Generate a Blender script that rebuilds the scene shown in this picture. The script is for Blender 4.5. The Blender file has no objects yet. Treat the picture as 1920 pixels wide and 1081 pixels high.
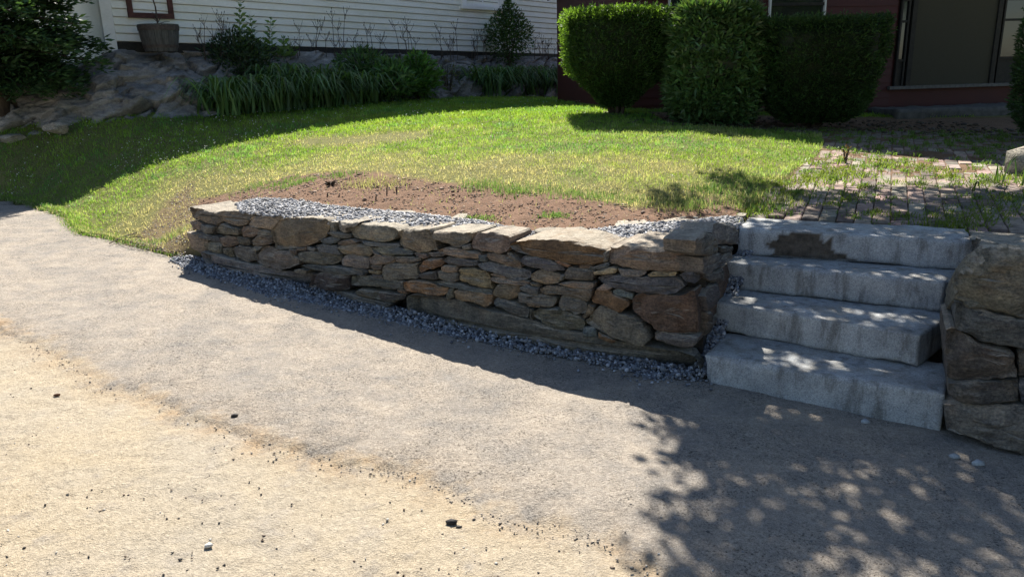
import bpy, math, random
import numpy as np
from mathutils import Vector, noise as mn

rnd = random.Random(7)
R = np.random.RandomState(11)
rad = math.radians
sc = bpy.context.scene
col = sc.collection

# ------------------------------------------------------------------ camera
F_PX, PITCH, ROLL, CAM_H = 1450.0, rad(15.5), rad(1.5), 1.75
cam = bpy.data.cameras.new('camera')
cam.sensor_width = 36.0
cam.lens = 36.0 * F_PX / 1920.0
cam.clip_start, cam.clip_end = 0.05, 1500
camo = bpy.data.objects.new('camera', cam)
col.objects.link(camo)
camo.location = (0, 0, CAM_H)
from mathutils import Matrix
camo.rotation_euler = (Matrix.Rotation(rad(90) - PITCH, 3, 'X') @ Matrix.Rotation(-ROLL, 3, 'Z')).to_euler()
sc.camera = camo

# ------------------------------------------------------------------ light
SUN_EL, SUN_X = rad(47.0), -0.03
w = bpy.data.worlds.new("World")
sc.world = w
w.use_nodes = True
nt = w.node_tree
nt.nodes.clear()
sky = nt.nodes.new('ShaderNodeTexSky')
sky.sky_type = 'NISHITA'
sky.sun_disc = False
sky.sun_elevation = SUN_EL
sky.sun_rotation = math.atan2(SUN_X, 1.0)
sky.air_density, sky.dust_density, sky.ozone_density = 1.0, 0.6, 1.0
bg = nt.nodes.new('ShaderNodeBackground')
bg.inputs[1].default_value = 0.065
wo = nt.nodes.new('ShaderNodeOutputWorld')
nt.links.new(sky.outputs[0], bg.inputs[0])
nt.links.new(bg.outputs[0], wo.inputs[0])
SUN = Vector((SUN_X * math.cos(SUN_EL), math.cos(SUN_EL), math.sin(SUN_EL))).normalized()
sl = bpy.data.lights.new('sun', 'SUN')
sl.energy = 5.0
sl.angle = rad(0.53)
sl.color = (1.0, 0.94, 0.84)
so = bpy.data.objects.new('sun', sl)
col.objects.link(so)
so.location = (0, 20, 25)
so.rotation_euler = (-SUN).to_track_quat('-Z', 'Y').to_euler()
sc.view_settings.view_transform = 'Standard'
sc.view_settings.look = 'None'
sc.view_settings.gamma = 1
sc.view_settings.use_curve_mapping = False
sc.view_settings.exposure = 1.28
sc.render.engine = 'CYCLES'
sc.cycles.max_bounces = 8
sc.cycles.transparent_max_bounces = 8

# ------------------------------------------------------------------ surveying helpers (photo position -> place in the world)
_c, _s, _cp, _sp = math.cos(ROLL), math.sin(ROLL), math.cos(PITCH), math.sin(PITCH)
C0 = np.array([0, 0, CAM_H])
def ray(x, y):
    a = (x - 960) / F_PX
    b = (540.5 - y) / F_PX
    a2 = a * _c + b * _s
    b2 = -a * _s + b * _c
    return np.array([a2, _cp + b2 * _sp, -_sp + b2 * _cp])
def UZ(x, y, z=0.0):
    r = ray(x, y)
    return C0 + r * (z - CAM_H) / r[2]
def UY(x, y, Y):
    r = ray(x, y)
    return C0 + r * Y / r[1]
def UPL(x, y, p0, d):          # vertical plane through plan point p0 with plan direction d
    n = np.array([-d[1], d[0], 0.0])
    r = ray(x, y)
    t = (n[0] * p0[0] + n[1] * p0[1]) / (n @ r)
    return C0 + r * t
def g(X, Y=0):                 # driveway level: it climbs gently to the left
    return 0.045 * np.clip(2.05 - np.asarray(X, float), -1.5, 7.5)
def UG(x, y):
    z = 0.0
    for i in range(40):
        p = UZ(x, y, z)
        z = 0.5 * z + 0.5 * float(g(p[0]))
    return p
# terrain: thin plate through surveyed points
ctrl = [UG(*q) for q in ((0, 375), (85, 385), (300, 460), (200, 430))]
for x, y, Y in ((0, 262, 10.9), (200, 240, 11.2), (400, 215, 12.3), (640, 195, 14), (880, 182, 16.5), (1080, 178, 19),
                (1170, 215, 10.8), (1330, 230, 10.4), (1540, 238, 10.1), (1750, 242, 10.2), (1890, 242, 10.2)):
    ctrl.append(UY(x, y, Y))
for X, Y in ((-2.3, 6.9), (-1.2, 6.1), (-.2, 5.3), (.7, 4.75), (1.5, 5.2), (2.7, 4.7), (3.6, 4.2), (5, 4.0)):
    ctrl.append(np.array([X, Y, .715]))
ctrl = np.array(ctrl)
def _tps(c):
    n = len(c)
    d = np.hypot(c[:, None, 0] - c[None, :, 0], c[:, None, 1] - c[None, :, 1])
    K = np.where(d > 0, d ** 2 * np.log(d + 1e-9), 0) + np.eye(n) * .25
    P = np.c_[np.ones(n), c[:, :2]]
    return np.linalg.solve(np.block([[K, P], [P.T, np.zeros((3, 3))]]), np.r_[c[:, 2], 0, 0, 0])
_W = _tps(ctrl)
def T(X, Y):
    X = np.clip(np.asarray(X, float), -9, 7.5)
    Y = np.clip(np.asarray(Y, float), 4, 20)
    out = _W[-3] + _W[-2] * X + _W[-1] * Y
    for k in range(len(ctrl)):
        d = np.hypot(X - ctrl[k, 0], Y - ctrl[k, 1]) + 1e-9
        out = out + _W[k] * d ** 2 * np.log(d)
    return out
def UT(x, y):
    r = ray(x, y)
    Ys = np.arange(3.5, 26, .02)
    P = C0[None] + r[None] * (Ys / r[1])[:, None]
    h = P[:, 2] < T(P[:, 0], P[:, 1])
    return P[np.argmax(h)]

# smooth value noise, vectorised
class VN:
    def __init__(s, seed):
        s.t = np.random.RandomState(seed).rand(64, 64) * 2 - 1
    def __call__(s, x, y):
        xi, yi = np.floor(x).astype(int), np.floor(y).astype(int)
        fx, fy = x - xi, y - yi
        fx, fy = fx * fx * (3 - 2 * fx), fy * fy * (3 - 2 * fy)
        a = s.t[xi % 64, yi % 64]; b = s.t[(xi + 1) % 64, yi % 64]
        c = s.t[xi % 64, (yi + 1) % 64]; d = s.t[(xi + 1) % 64, (yi + 1) % 64]
        return (a * (1 - fx) + b * fx) * (1 - fy) + (c * (1 - fx) + d * fx) * fy
def fbm(x, y, seed=1, o=4):
    v = VN(seed); r = 0; a = 1.0; tot = 0
    for i in range(o):
        r = r + a * v(x * 2 ** i + 17.3 * i, y * 2 ** i + 9.1 * i); tot += a; a *= .5
    return r / tot
def inpoly(X, Y, poly):
    X = np.asarray(X, float); Y = np.asarray(Y, float)
    ins = np.zeros(np.broadcast(X, Y).shape, bool)
    n = len(poly)
    for i in range(n):
        x0, y0 = poly[i][:2]; x1, y1 = poly[(i + 1) % n][:2]
        if y0 == y1: continue
        c = ((y0 > Y) != (y1 > Y)) & (X < (x1 - x0) * (Y - y0) / (y1 - y0) + x0)
        ins ^= c
    return ins
def dpoly(X, Y, poly, closed=True):
    d = np.full(np.broadcast(X, Y).shape, 1e9)
    n = len(poly)
    for i in range(n if closed else n - 1):
        a = np.array(poly[i][:2]); b = np.array(poly[(i + 1) % n][:2])
        ab = b - a; L = ab @ ab + 1e-12
        t = np.clip(((X - a[0]) * ab[0] + (Y - a[1]) * ab[1]) / L, 0, 1)
        d = np.minimum(d, np.hypot(X - a[0] - t * ab[0], Y - a[1] - t * ab[1]))
    return d
def sstep(x, a, b):
    t = np.clip((x - a) / (b - a), 0, 1)
    return t * t * (3 - 2 * t)

# ------------------------------------------------------------------ object helpers
def empty(name, loc):
    o = bpy.data.objects.new(name, None)
    o.empty_display_size = .2
    col.objects.link(o)
    o.location = tuple(float(v) for v in loc)
    return o
def tag(o, label=None, cat=None, group=None, kind=None):
    if label: o['label'] = label
    if cat: o['category'] = cat
    if group: o['group'] = group
    if kind: o['kind'] = kind
    return o
def mk(name, V, F, mat, parent=None, smooth=False, cols=None, attr=None, origin=None, kind=None, color=None):
    V = np.asarray(V, float)
    if origin is None:
        origin = np.array([(V[:, 0].min() + V[:, 0].max()) / 2, (V[:, 1].min() + V[:, 1].max()) / 2, V[:, 2].min()])
    origin = np.asarray(origin, float)
    me = bpy.data.meshes.new(name)
    L = V - origin
    if isinstance(F, np.ndarray):
        n, k = F.shape
        me.vertices.add(len(L)); me.vertices.foreach_set('co', L.astype(np.float32).ravel())
        me.loops.add(n * k); me.loops.foreach_set('vertex_index', F.astype(np.int32).ravel())
        me.polygons.add(n)
        me.polygons.foreach_set('loop_start', np.arange(0, n * k, k, dtype=np.int32))
        me.update(calc_edges=True)
    else:
        me.from_pydata(L.tolist(), [], [list(map(int, f)) for f in F])
    if smooth:
        me.polygons.foreach_set('use_smooth', np.ones(len(me.polygons), bool))
    if cols is not None:
        a = me.attributes.new('Col', 'FLOAT_COLOR', 'POINT')
        a.data.foreach_set('color', np.c_[cols, np.ones(len(cols))].astype(np.float32).ravel())
    if attr:
        for k_, v_ in attr.items():
            a = me.attributes.new(k_, 'FLOAT', 'POINT')
            a.data.foreach_set('value', np.asarray(v_, np.float32).ravel())
    me.materials.append(mat)
    me.validate()
    o = bpy.data.objects.new(name, me)
    col.objects.link(o)
    if parent is not None:
        o.parent = parent
        p = np.zeros(3); q = parent
        while q is not None:
            p += np.array(q.location); q = q.parent
        o.location = tuple(origin - p)
    else:
        o.location = tuple(origin)
    if color is not None: o.color = (*color, 1)
    if kind: o['kind'] = kind
    return o
def box_vf(c, sx, sy, sz, d=(1, 0)):
    """box centred on c (plan) from c.z up; local x along d"""
    d = np.array(d, float); d /= np.hypot(*d); n = np.array([-d[1], d[0]])
    V = []
    for z in (0, sz):
        for a, b in ((-1, -1), (1, -1), (1, 1), (-1, 1)):
            p = np.array(c[:2]) + d * a * sx / 2 + n * b * sy / 2
            V.append((p[0], p[1], c[2] + z))
    return V, [(0, 3, 2, 1), (4, 5, 6, 7), (0, 1, 5, 4), (1, 2, 6, 5), (2, 3, 7, 6), (3, 0, 4, 7)]
def join(parts):
    V, F = [], []
    for v, f in parts:
        o = len(V)
        V += [tuple(p) for p in v]
        F += [tuple(int(i) + o for i in q) for q in f]
    return V, F
def tube(pts, rr, n=8):
    pts = [np.array(p, float) for p in pts]
    V, F = [], []
    for i, p in enumerate(pts):
        d = pts[min(i + 1, len(pts) - 1)] - pts[max(i - 1, 0)]
        d /= np.linalg.norm(d) + 1e-9
        a = np.cross(d, [0, 0, 1] if abs(d[2]) < .9 else [1, 0, 0]); a /= np.linalg.norm(a)
        b = np.cross(d, a)
        for k in range(n):
            t = 2 * math.pi * k / n
            V.append(p + (a * math.cos(t) + b * math.sin(t)) * rr[i])
    for i in range(len(pts) - 1):
        for k in range(n):
            k2 = (k + 1) % n
            F.append((i * n + k, i * n + k2, (i + 1) * n + k2, (i + 1) * n + k))
    F.append(tuple(range(n))[::-1]); F.append(tuple((len(pts) - 1) * n + k for k in range(n)))
    return V, F

# ------------------------------------------------------------------ materials
class M:
    def __init__(s, name):
        s.m = bpy.data.materials.new(name); s.m.use_nodes = True
        s.nt = s.m.node_tree; s.nt.nodes.clear()
        s.out = s.n('ShaderNodeOutputMaterial')
    def n(s, t, **kw):
        x = s.nt.nodes.new(t)
        for k, v in kw.items(): setattr(x, k, v)
        return x
    def l(s, a, b): s.nt.links.new(a, b)
    def coord(s, scale=(1, 1, 1), rand=True, kind='Object'):
        tc = s.n('ShaderNodeTexCoord'); mp = s.n('ShaderNodeMapping')
        mp.inputs['Scale'].default_value = scale
        s.l(tc.outputs[kind], mp.inputs['Vector'])
        if rand:
            oi = s.n('ShaderNodeObjectInfo'); mu = s.n('ShaderNodeMath', operation='MULTIPLY')
            mu.inputs[1].default_value = 37.0
            s.l(oi.outputs['Random'], mu.inputs[0]); s.l(mu.outputs[0], mp.inputs['Location'])
        return mp.outputs[0]
    def noise(s, vec, scale, detail=4, rough=.55, dist=0):
        x = s.n('ShaderNodeTexNoise')
        x.inputs['Scale'].default_value = scale; x.inputs['Detail'].default_value = detail
        x.inputs['Roughness'].default_value = rough; x.inputs['Distortion'].default_value = dist
        s.l(vec, x.inputs['Vector']); return x.outputs[0]
    def voro(s, vec, scale, feat='F1'):
        x = s.n('ShaderNodeTexVoronoi'); x.feature = feat
        x.inputs['Scale'].default_value = scale
        s.l(vec, x.inputs['Vector']); return x
    def ramp(s, fac, stops):
        x = s.n('ShaderNodeValToRGB'); cr = x.color_ramp
        while len(cr.elements) < len(stops): cr.elements.new(.5)
        for e, (p, c) in zip(cr.elements, stops):
            e.position = p; e.color = (*c, 1) if len(c) == 3 else c
        s.l(fac, x.inputs[0]); return x.outputs[0]
    def mix(s, fac, a, b, mode='MIX'):
        x = s.n('ShaderNodeMix', data_type='RGBA', blend_type=mode)
        for v, i in ((fac, 0), (a, 6), (b, 7)):
            if isinstance(v, (int, float)): x.inputs[i].default_value = v
            elif isinstance(v, tuple): x.inputs[i].default_value = (*v, 1)
            else: s.l(v, x.inputs[i])
        return x.outputs[2]
    def math(s, op, a, b=0.0):
        x = s.n('ShaderNodeMath', operation=op)
        for v, i in ((a, 0), (b, 1)):
            if isinstance(v, (int, float)): x.inputs[i].default_value = v
            else: s.l(v, x.inputs[i])
        return x.outputs[0]
    def attr(s, name):
        x = s.n('ShaderNodeAttribute'); x.attribute_name = name; return x
    def bump(s, h, strength, dist, prev=None):
        x = s.n('ShaderNodeBump'); x.inputs['Strength'].default_value = strength
        x.inputs['Distance'].default_value = dist; s.l(h, x.inputs['Height'])
        if prev is not None: s.l(prev, x.inputs['Normal'])
        return x.outputs[0]
    def bsdf(s, color, rough=.8, normal=None, metallic=0, spec=.3):
        x = s.n('ShaderNodeBsdfPrincipled')
        for v, i in ((color, 'Base Color'), (rough, 'Roughness')):
            if isinstance(v, (int, float)): x.inputs[i].default_value = v
            elif isinstance(v, tuple): x.inputs[i].default_value = (*v, 1)
            else: s.l(v, x.inputs[i])
        x.inputs['Metallic'].default_value = metallic
        x.inputs['Specular IOR Level'].default_value = spec
        if normal is not None: s.l(normal, x.inputs['Normal'])
        return x.outputs[0]
    def done(s, sh): s.l(sh, s.out.inputs[0]); return s.m

def leaf_mat(name, base, trans=.35, rough=.5, spec=.3, tint=(1.3, 1.25, .5)):
    m = M(name)
    a = m.attr('Col')
    c = m.mix(1.0, base, a.outputs['Color'], 'MULTIPLY')
    p = m.bsdf(c, rough, None, 0, spec)
    t = m.n('ShaderNodeBsdfTranslucent')
    m.l(m.mix(1.0, c, tint, 'MULTIPLY'), t.inputs[0])
    mx = m.n('ShaderNodeMixShader'); mx.inputs[0].default_value = trans
    m.l(p, mx.inputs[1]); m.l(t.outputs[0], mx.inputs[2])
    return m.done(mx.outputs[0])

def stone_mat(name='fieldstone', layered=True):
    m = M(name)
    v = m.coord((1, 1, 1)); vs = m.coord((1, 1, 4.5))
    oi = m.n('ShaderNodeObjectInfo')
    n1 = m.noise(v, 9, 6, .6); n2 = m.noise(vs, 16, 6, .65, .6); n3 = m.noise(v, 75, 4, .7)
    c = m.mix(1.0, oi.outputs['Color'], m.ramp(n1, [(.28, (.55, .55, .58)), (.5, (1, 1, 1)), (.74, (1.5, 1.42, 1.3))]), 'MULTIPLY')
    c = m.mix(.75, c, m.ramp(n2, [(.32, (.5, .5, .52)), (.5, (1, 1, 1)), (.7, (1.45, 1.4, 1.32))]), 'MULTIPLY')
    c = m.mix(.7, c, m.ramp(n3, [(.36, (.5, .5, .5)), (.5, (1, 1, 1)), (.64, (1.5, 1.47, 1.42))]), 'MULTIPLY')
    # rusty staining and pale lichen specks
    n4 = m.noise(v, 5.5, 3, .5); rr = m.ramp(n4, [(.55, (0, 0, 0)), (.7, (1, 1, 1))])
    c = m.mix(m.math('MULTIPLY', rr, .22), c, m.mix(1.0, c, (1.5, .95, .6), 'MULTIPLY'))
    n5 = m.noise(v, 48, 5, .8); ll = m.ramp(n5, [(.64, (0, 0, 0)), (.7, (1, 1, 1))])
    c = m.mix(m.math('MULTIPLY', ll, .35), c, (.42, .41, .36))
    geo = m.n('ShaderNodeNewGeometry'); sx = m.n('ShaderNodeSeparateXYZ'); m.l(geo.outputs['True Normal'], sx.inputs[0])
    sunlit_top = m.math('MULTIPLY', m.ramp(sx.outputs[2], [(.55, (0, 0, 0)), (.9, (1, 1, 1))]), m.ramp(m.noise(v, 12, 5, .65), [(.36, (.45, .45, .45)), (.56, (1, 1, 1))]))
    c = m.mix(m.math('MULTIPLY', sunlit_top, .8), c, m.ramp(n3, [(.3, (.30, .265, .21)), (.7, (.50, .45, .37))]))  # tops mixed paler: sunlit brightness put into the colour as a dusty tone
    h = m.math('ADD', m.math('MULTIPLY', n2, 1.0), m.math('MULTIPLY', n3, .35))
    nn = m.bump(h, 1.0, .02)
    nn = m.bump(m.noise(v, 26, 5, .65), .8, .02, nn)
    return m.done(m.bsdf(c, .85, nn, 0, .25))

def granite_mat():
    m = M('granite')
    v = m.coord((1, 1, 1)); vz = m.coord((1.6, 1.6, .35))
    sp = m.noise(v, 150, 4, .85); n1 = m.noise(v, 5, 5, .6); st = m.noise(vz, 9, 5, .6, .3); sp2 = m.noise(v, 90, 4, .75)
    c = m.ramp(sp, [(.34, (.23, .238, .25)), (.5, (.40, .415, .43)), (.66, (.58, .60, .62))])
    c = m.mix(.8, c, m.ramp(n1, [(.3, (.6, .62, .64)), (.7, (1.25, 1.25, 1.22))]), 'MULTIPLY')
    c = m.mix(.75, c, m.ramp(st, [(.34, (.42, .40, .37)), (.48, (1, 1, 1)), (.75, (1.15, 1.15, 1.15))]), 'MULTIPLY')
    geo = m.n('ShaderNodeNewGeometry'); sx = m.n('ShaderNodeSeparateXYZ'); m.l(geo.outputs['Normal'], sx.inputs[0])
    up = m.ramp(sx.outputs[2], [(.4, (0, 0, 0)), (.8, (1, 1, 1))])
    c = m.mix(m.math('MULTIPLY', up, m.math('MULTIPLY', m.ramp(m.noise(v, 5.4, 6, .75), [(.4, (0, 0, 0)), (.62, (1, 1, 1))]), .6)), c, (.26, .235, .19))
    cry = m.ramp(m.noise(v, 62, 3, .8), [(.36, (.6, .61, .63)), (.48, (1, 1, 1)), (.6, (1, 1, 1)), (.68, (1.3, 1.28, 1.26))]); c = m.mix(.6, c, cry, 'MULTIPLY')
    pt = m.attr('patch')
    c = m.mix(pt.outputs['Fac'], c, m.ramp(m.noise(v, 22, 5, .7), [(.3, (.04, .036, .03)), (.7, (.15, .125, .10))]))
    nn = m.bump(sp2, .6, .006); nn = m.bump(m.noise(v, 30, 5, .6), .5, .012, nn)
    return m.done(m.bsdf(c, .8, nn, 0, .3))

def ground_mat(name, kind):
    m = M(name)
    v = m.coord((1, 1, 1), False)
    fine = m.noise(v, 190, 5, .8); mid = m.noise(v, 44, 5, .7); big = m.noise(v, 2.2, 5, .6, .4); b2 = m.noise(v, 7, 5, .62)
    spk = m.noise(v, 85, 4, .75); agg = m.voro(v, 120)
    d = m.attr('dust').outputs['Fac']
    asph = m.ramp(fine, [(.36, (.105, .10, .095)), (.5, (.235, .222, .208)), (.64, (.38, .36, .335))])
    sand = m.ramp(fine, [(.34, (.28, .22, .15)), (.46, (.43, .355, .25)), (.64, (.56, .475, .35))])
    dustc = m.ramp(fine, [(.36, (.27, .23, .185)), (.5, (.43, .372, .305)), (.64, (.53, .465, .39))])
    bb = m.ramp(big, [(.3, (0, 0, 0)), (.62, (1, 1, 1))]); cc = m.ramp(b2, [(.32, (0, 0, 0)), (.6, (1, 1, 1))])
    a1 = m.mix(m.math('MULTIPLY', m.math('ADD', bb, cc), .48), asph, dustc)
    pk = m.math('ADD', d, m.math('MULTIPLY', m.math('SUBTRACT', b2, .5), 1.3))
    pk = m.ramp(pk, [(.40, (0, 0, 0)), (.80, (1, 1, 1))])
    sand = m.mix(m.ramp(m.noise(v, 1.1, 5, .6), [(.42, (0, 0, 0)), (.62, (.6, .6, .6))]), sand, (.40, .36, .30))
    c = m.mix(pk, a1, sand)
    gr = m.ramp(spk, [(.38, (.28, .27, .26)), (.46, (.95, .95, .95)), (.60, (1, 1, 1)), (.68, (1.3, 1.28, 1.25))])
    where = m.ramp(m.noise(v, 3.2, 6, .7), [(.42, (.12, .12, .12)), (.58, (1, 1, 1))])
    c = m.mix(m.math('MULTIPLY', m.math('SUBTRACT', 1.15, m.math('MULTIPLY', pk, .75)), where), c, m.mix(1.0, c, gr, 'MULTIPLY'))
    c = m.mix(.7, c, m.ramp(mid, [(.33, (.68, .67, .66)), (.65, (1.22, 1.22, 1.22))]), 'MULTIPLY')
    ed = m.attr('edge').outputs['Fac']; en = m.ramp(m.noise(v, 6, 5, .7), [(.38, (.15, .15, .15)), (.6, (1, 1, 1))])
    coarse = m.ramp(m.noise(v, 60, 4, .75), [(.38, (.34, .31, .28)), (.5, (.8, .77, .73)), (.62, (1.15, 1.12, 1.08))])
    c = m.mix(m.math('MULTIPLY', m.math('MULTIPLY', ed, en), m.math('SUBTRACT', 1.0, m.math('MULTIPLY', d, .5))), c, m.mix(1.0, m.mix(pk, c, (.40, .26, .14)), coarse, 'MULTIPLY'))
    h = m.math('ADD', m.math('ADD', fine, m.math('MULTIPLY', spk, 1.2)), m.math('MULTIPLY', mid, 1.4))
    nn = m.bump(h, .8, .010); nn = m.bump(agg.outputs['Distance'], .4, .006, nn)
    return m.done(m.bsdf(c, .93, nn, 0, .15))

def simple(name, c1, c2, scale=20, rough=.8, bump=.3, dist=.004, mapscale=(1, 1, 1), detail=4, spec=.3, objcol=False):
    m = M(name)
    v = m.coord(mapscale); n = m.noise(v, scale, detail, .6)
    c = m.ramp(n, [(.3, c1), (.7, c2)])
    if objcol:
        oi = m.n('ShaderNodeObjectInfo'); c = m.mix(1.0, c, oi.outputs['Color'], 'MULTIPLY')
    return m.done(m.bsdf(c, rough, m.bump(n, bump, dist), 0, spec))

MAT = {}
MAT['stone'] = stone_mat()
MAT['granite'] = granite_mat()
MAT['drive'] = ground_mat('dusty_asphalt', 0)
MAT['core'] = simple('rubble', (.018, .016, .014), (.05, .045, .04), 30, .95, .8, .02)
MAT['bark'] = simple('bark', (.035, .026, .02), (.11, .085, .065), 14, .9, .9, .02, (1, 1, .3))
def gravel_mat():
    m = M('crushed_gravel'); a = m.attr('Col'); v = m.coord((1, 1, 1), False)
    c = m.mix(.6, a.outputs['Color'], m.ramp(m.noise(v, 120, 3, .6), [(.3, (.6, .6, .6)), (.7, (1.3, 1.3, 1.3))]), 'MULTIPLY')
    return m.done(m.bsdf(c, .75, None, 0, .35))
MAT['gravel'] = gravel_mat()
def soil_mat():
    m = M('lawn_soil'); v = m.coord((1, 1, 1), False)
    s = m.attr('soil').outputs['Fac']
    f = m.noise(v, 90, 5, .75); b = m.noise(v, 9, 5, .65)
    red = m.ramp(f, [(.3, (.085, .052, .036)), (.52, (.20, .125, .085)), (.72, (.33, .225, .165))])
    red = m.mix(.6, red, m.ramp(b, [(.3, (.6, .58, .56)), (.7, (1.25, 1.22, 1.2))]), 'MULTIPLY')
    gr = m.ramp(m.noise(v, 60, 4, .7), [(.3, (.06, .075, .022)), (.6, (.19, .18, .07)), (.75, (.36, .30, .17))])
    c = m.mix(s, gr, red)
    nn = m.bump(f, .9, .012); nn = m.bump(b, .6, .03, nn)
    return m.done(m.bsdf(c, .95, nn, 0, .1))
MAT['soil'] = soil_mat()
MAT['grass'] = leaf_mat('grass_blades', (1, 1, 1), .5, .5, .3, (1.4, 1.35, .8))
MAT['leaf'] = leaf_mat('leaves', (1, 1, 1), .35, .45, .4)
MAT['needle'] = leaf_mat('needles', (1, 1, 1), .28, .5, .3)
MAT['glossleaf'] = leaf_mat('glossy_leaves', (1, 1, 1), .22, .32, .5)
def siding_mat(name, base, grime, gs):
    m = M(name); v = m.coord((1, 1, 1)); vx = m.coord((.6, .6, 3))
    n = m.noise(v, 1.3, 5, .65, .5); f = m.noise(vx, 30, 4, .6)
    c = m.mix(m.math('MULTIPLY', m.ramp(n, [(.42, (0, 0, 0)), (.75, (1, 1, 1))]), gs), base, grime)
    c = m.mix(.35, c, m.ramp(f, [(.3, (.8, .8, .78)), (.7, (1.1, 1.1, 1.1))]), 'MULTIPLY')
    return m.done(m.bsdf(c, .6, m.bump(f, .2, .003), 0, .3))
MAT['white'] = siding_mat('white_clapboard', (.86, .86, .80), (.55, .55, .38), .45)
MAT['trim'] = siding_mat('white_trim', (.84, .84, .83), (.45, .43, .36), .4)
MAT['red'] = siding_mat('red_clapboard', (.075, .020, .019), (.045, .018, .017), .6)
MAT['screen'] = simple('screen_mesh', (.046, .043, .030), (.075, .070, .050), 160, .9, .2, .002)
MAT['darktrim'] = simple('dark_trim', (.018, .017, .015), (.036, .033, .028), 20, .7, .2, .003)
MAT['greytrim'] = simple('grey_trim', (.09, .09, .085), (.16, .155, .15), 20, .7, .2, .003, (1, 1, 1))
def glass_mat():
    m = M('window_glass'); v = m.coord((1, 1, 1))
    return m.done(m.bsdf((.012, .015, .018), .06, m.bump(m.noise(v, 2.5, 2, .5), .08, .02), 0, .8))
MAT['glass'] = glass_mat()
MAT['barrel'] = simple('barrel_oak', (.055, .055, .055), (.115, .115, .112), 10, .85, .5, .006, (4, 4, .4))
MAT['hoop'] = simple('rusty_hoop', (.045, .036, .034), (.10, .08, .075), 25, .7, .3, .003)
MAT['redwood'] = simple('stained_frame', (.055, .022, .018), (.12, .05, .04), 12, .7, .3, .003)
MAT['shingle'] = simple('roof_shingle', (.05, .05, .05), (.14, .135, .13), 30, .95, .5, .01)
MAT['brick'] = simple('clay_brick', (.14, .112, .092), (.34, .285, .235), 18, .9, .7, .008, objcol=True)
MAT['joint'] = simple('joint_sand', (.05, .04, .03), (.17, .14, .10), 40, .95, .6, .01)

# ------------------------------------------------------------------ plan of the wall
WB = [(352, 487), (415, 505), (480, 522), (600, 550), (700, 577), (760, 592), (900, 622), (1000, 646), (1100, 670), (1200, 690), (1305, 702)]
WP = np.array([UG(*q)[:2] for q in WB])
# smooth curve, slightly
_p = np.polyfit(WP[:, 0], WP[:, 1], 3)
WX = np.linspace(WP[0, 0], WP[-1, 0], 60)
WC = np.c_[WX, np.polyval(_p, WX)]                 # plan curve of the face
WCe = np.r_[[WC[0] - (WC[1] - WC[0]) * 6], WC, [WC[-1] + (WC[-1] - WC[-2]) * 8]]
def UW(x, y, off=0.0):
    """photo point -> point on the wall face, and the outward normal there"""
    r = ray(x, y); k = r[0] / r[1]
    f = WCe[:, 0] - k * WCe[:, 1]
    i = int(np.argmax((f[:-1] <= 0) & (f[1:] > 0)))
    t = -f[i] / (f[i + 1] - f[i])
    p = WCe[i] + t * (WCe[i + 1] - WCe[i])
    d = WCe[i + 1] - WCe[i]; d /= np.linalg.norm(d)
    n = np.array([d[1], -d[0]])
    Y = p[1]
    return C0 + r * Y / r[1], n
CORNER = WC[-1]
SIDE_D = np.array([.50, .866])                     # wall return beside the steps
WALL_TOP = .75
wn = np.zeros_like(WC); dd = np.gradient(WC, axis=0); dd /= np.linalg.norm(dd, axis=1)[:, None]
wn = np.c_[dd[:, 1], -dd[:, 0]]                    # outward normals (towards the camera)

# steps: surveyed corners of the treads
Zs = [.195, .38, .56, .74]
STEP = [((1320, 665), (1774, 739)), ((1328, 563), (1778, 616)), ((1359, 490), (1792, 529)), ((1386, 427), (1821, 452))]
SFL = [UZ(*STEP[i][0], Zs[i]) for i in range(4)]
SFR = [UZ(*STEP[i][1], Zs[i]) for i in range(4)]
PIER0 = UZ(1772, 822, .0)
PIER_D = np.array([.90, -.43]); PIER_D /= np.linalg.norm(PIER_D)
PIER_N = np.array([PIER_D[1], -PIER_D[0]])
def inward(p, n, a): return (p[0] - n[0] * a, p[1] - n[1] * a)
topd = (SFR[3] - SFL[3])[:2]; topd /= np.linalg.norm(topd); topn = np.array([-topd[1], topd[0]])
TBL = SFL[3][:2] + topn * .40
TBR = SFR[3][:2] + topn * .40

# ------------------------------------------------------------------ driveway and road
EDGE_PX = [(-900, 420), (-400, 500), (-150, 560), (0, 612), (60, 640), (110, 665), (150, 690), (210, 720), (300, 745), (400, 790), (500, 830), (600, 850),
           (700, 872), (760, 882), (850, 915), (920, 950), (950, 968), (1050, 985), (1130, 1002), (1200, 1042), (1300, 1120)]
EDGE = [UG(*q)[:2] for q in EDGE_PX]
EDGE = [np.array([-30., EDGE[0][1] + 6])] + EDGE + [np.array([EDGE[-1][0] + .5, EDGE[-1][1] - .5]), np.array([4., .2]), np.array([30., -6.])]
ROADPOLY = [tuple(e) for e in EDGE] + [(30, -60), (-30, -60)]
def axis(a, b, step, lo, hi, gr=1.25):
    x = list(np.arange(a, b + 1e-6, step))
    s = step; v = x[-1]
    while v < hi: s *= gr; v += s; x.append(v)
    s = step; v = x[0]; pre = []
    while v > lo: s *= gr; v -= s; pre.append(v)
    return np.array(pre[::-1] + x)
def gridfaces(nx, ny):
    i = np.arange(ny - 1)[:, None] * nx + np.arange(nx - 1)[None]
    i = i.ravel()
    return np.c_[i, i + 1, i + nx + 1, i + nx]
def sub(V, F, keep, attrs):
    F = F[keep]; u, inv = np.unique(F, return_inverse=True)
    return V[u], inv.reshape(F.shape), [a[u] for a in attrs]

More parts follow.
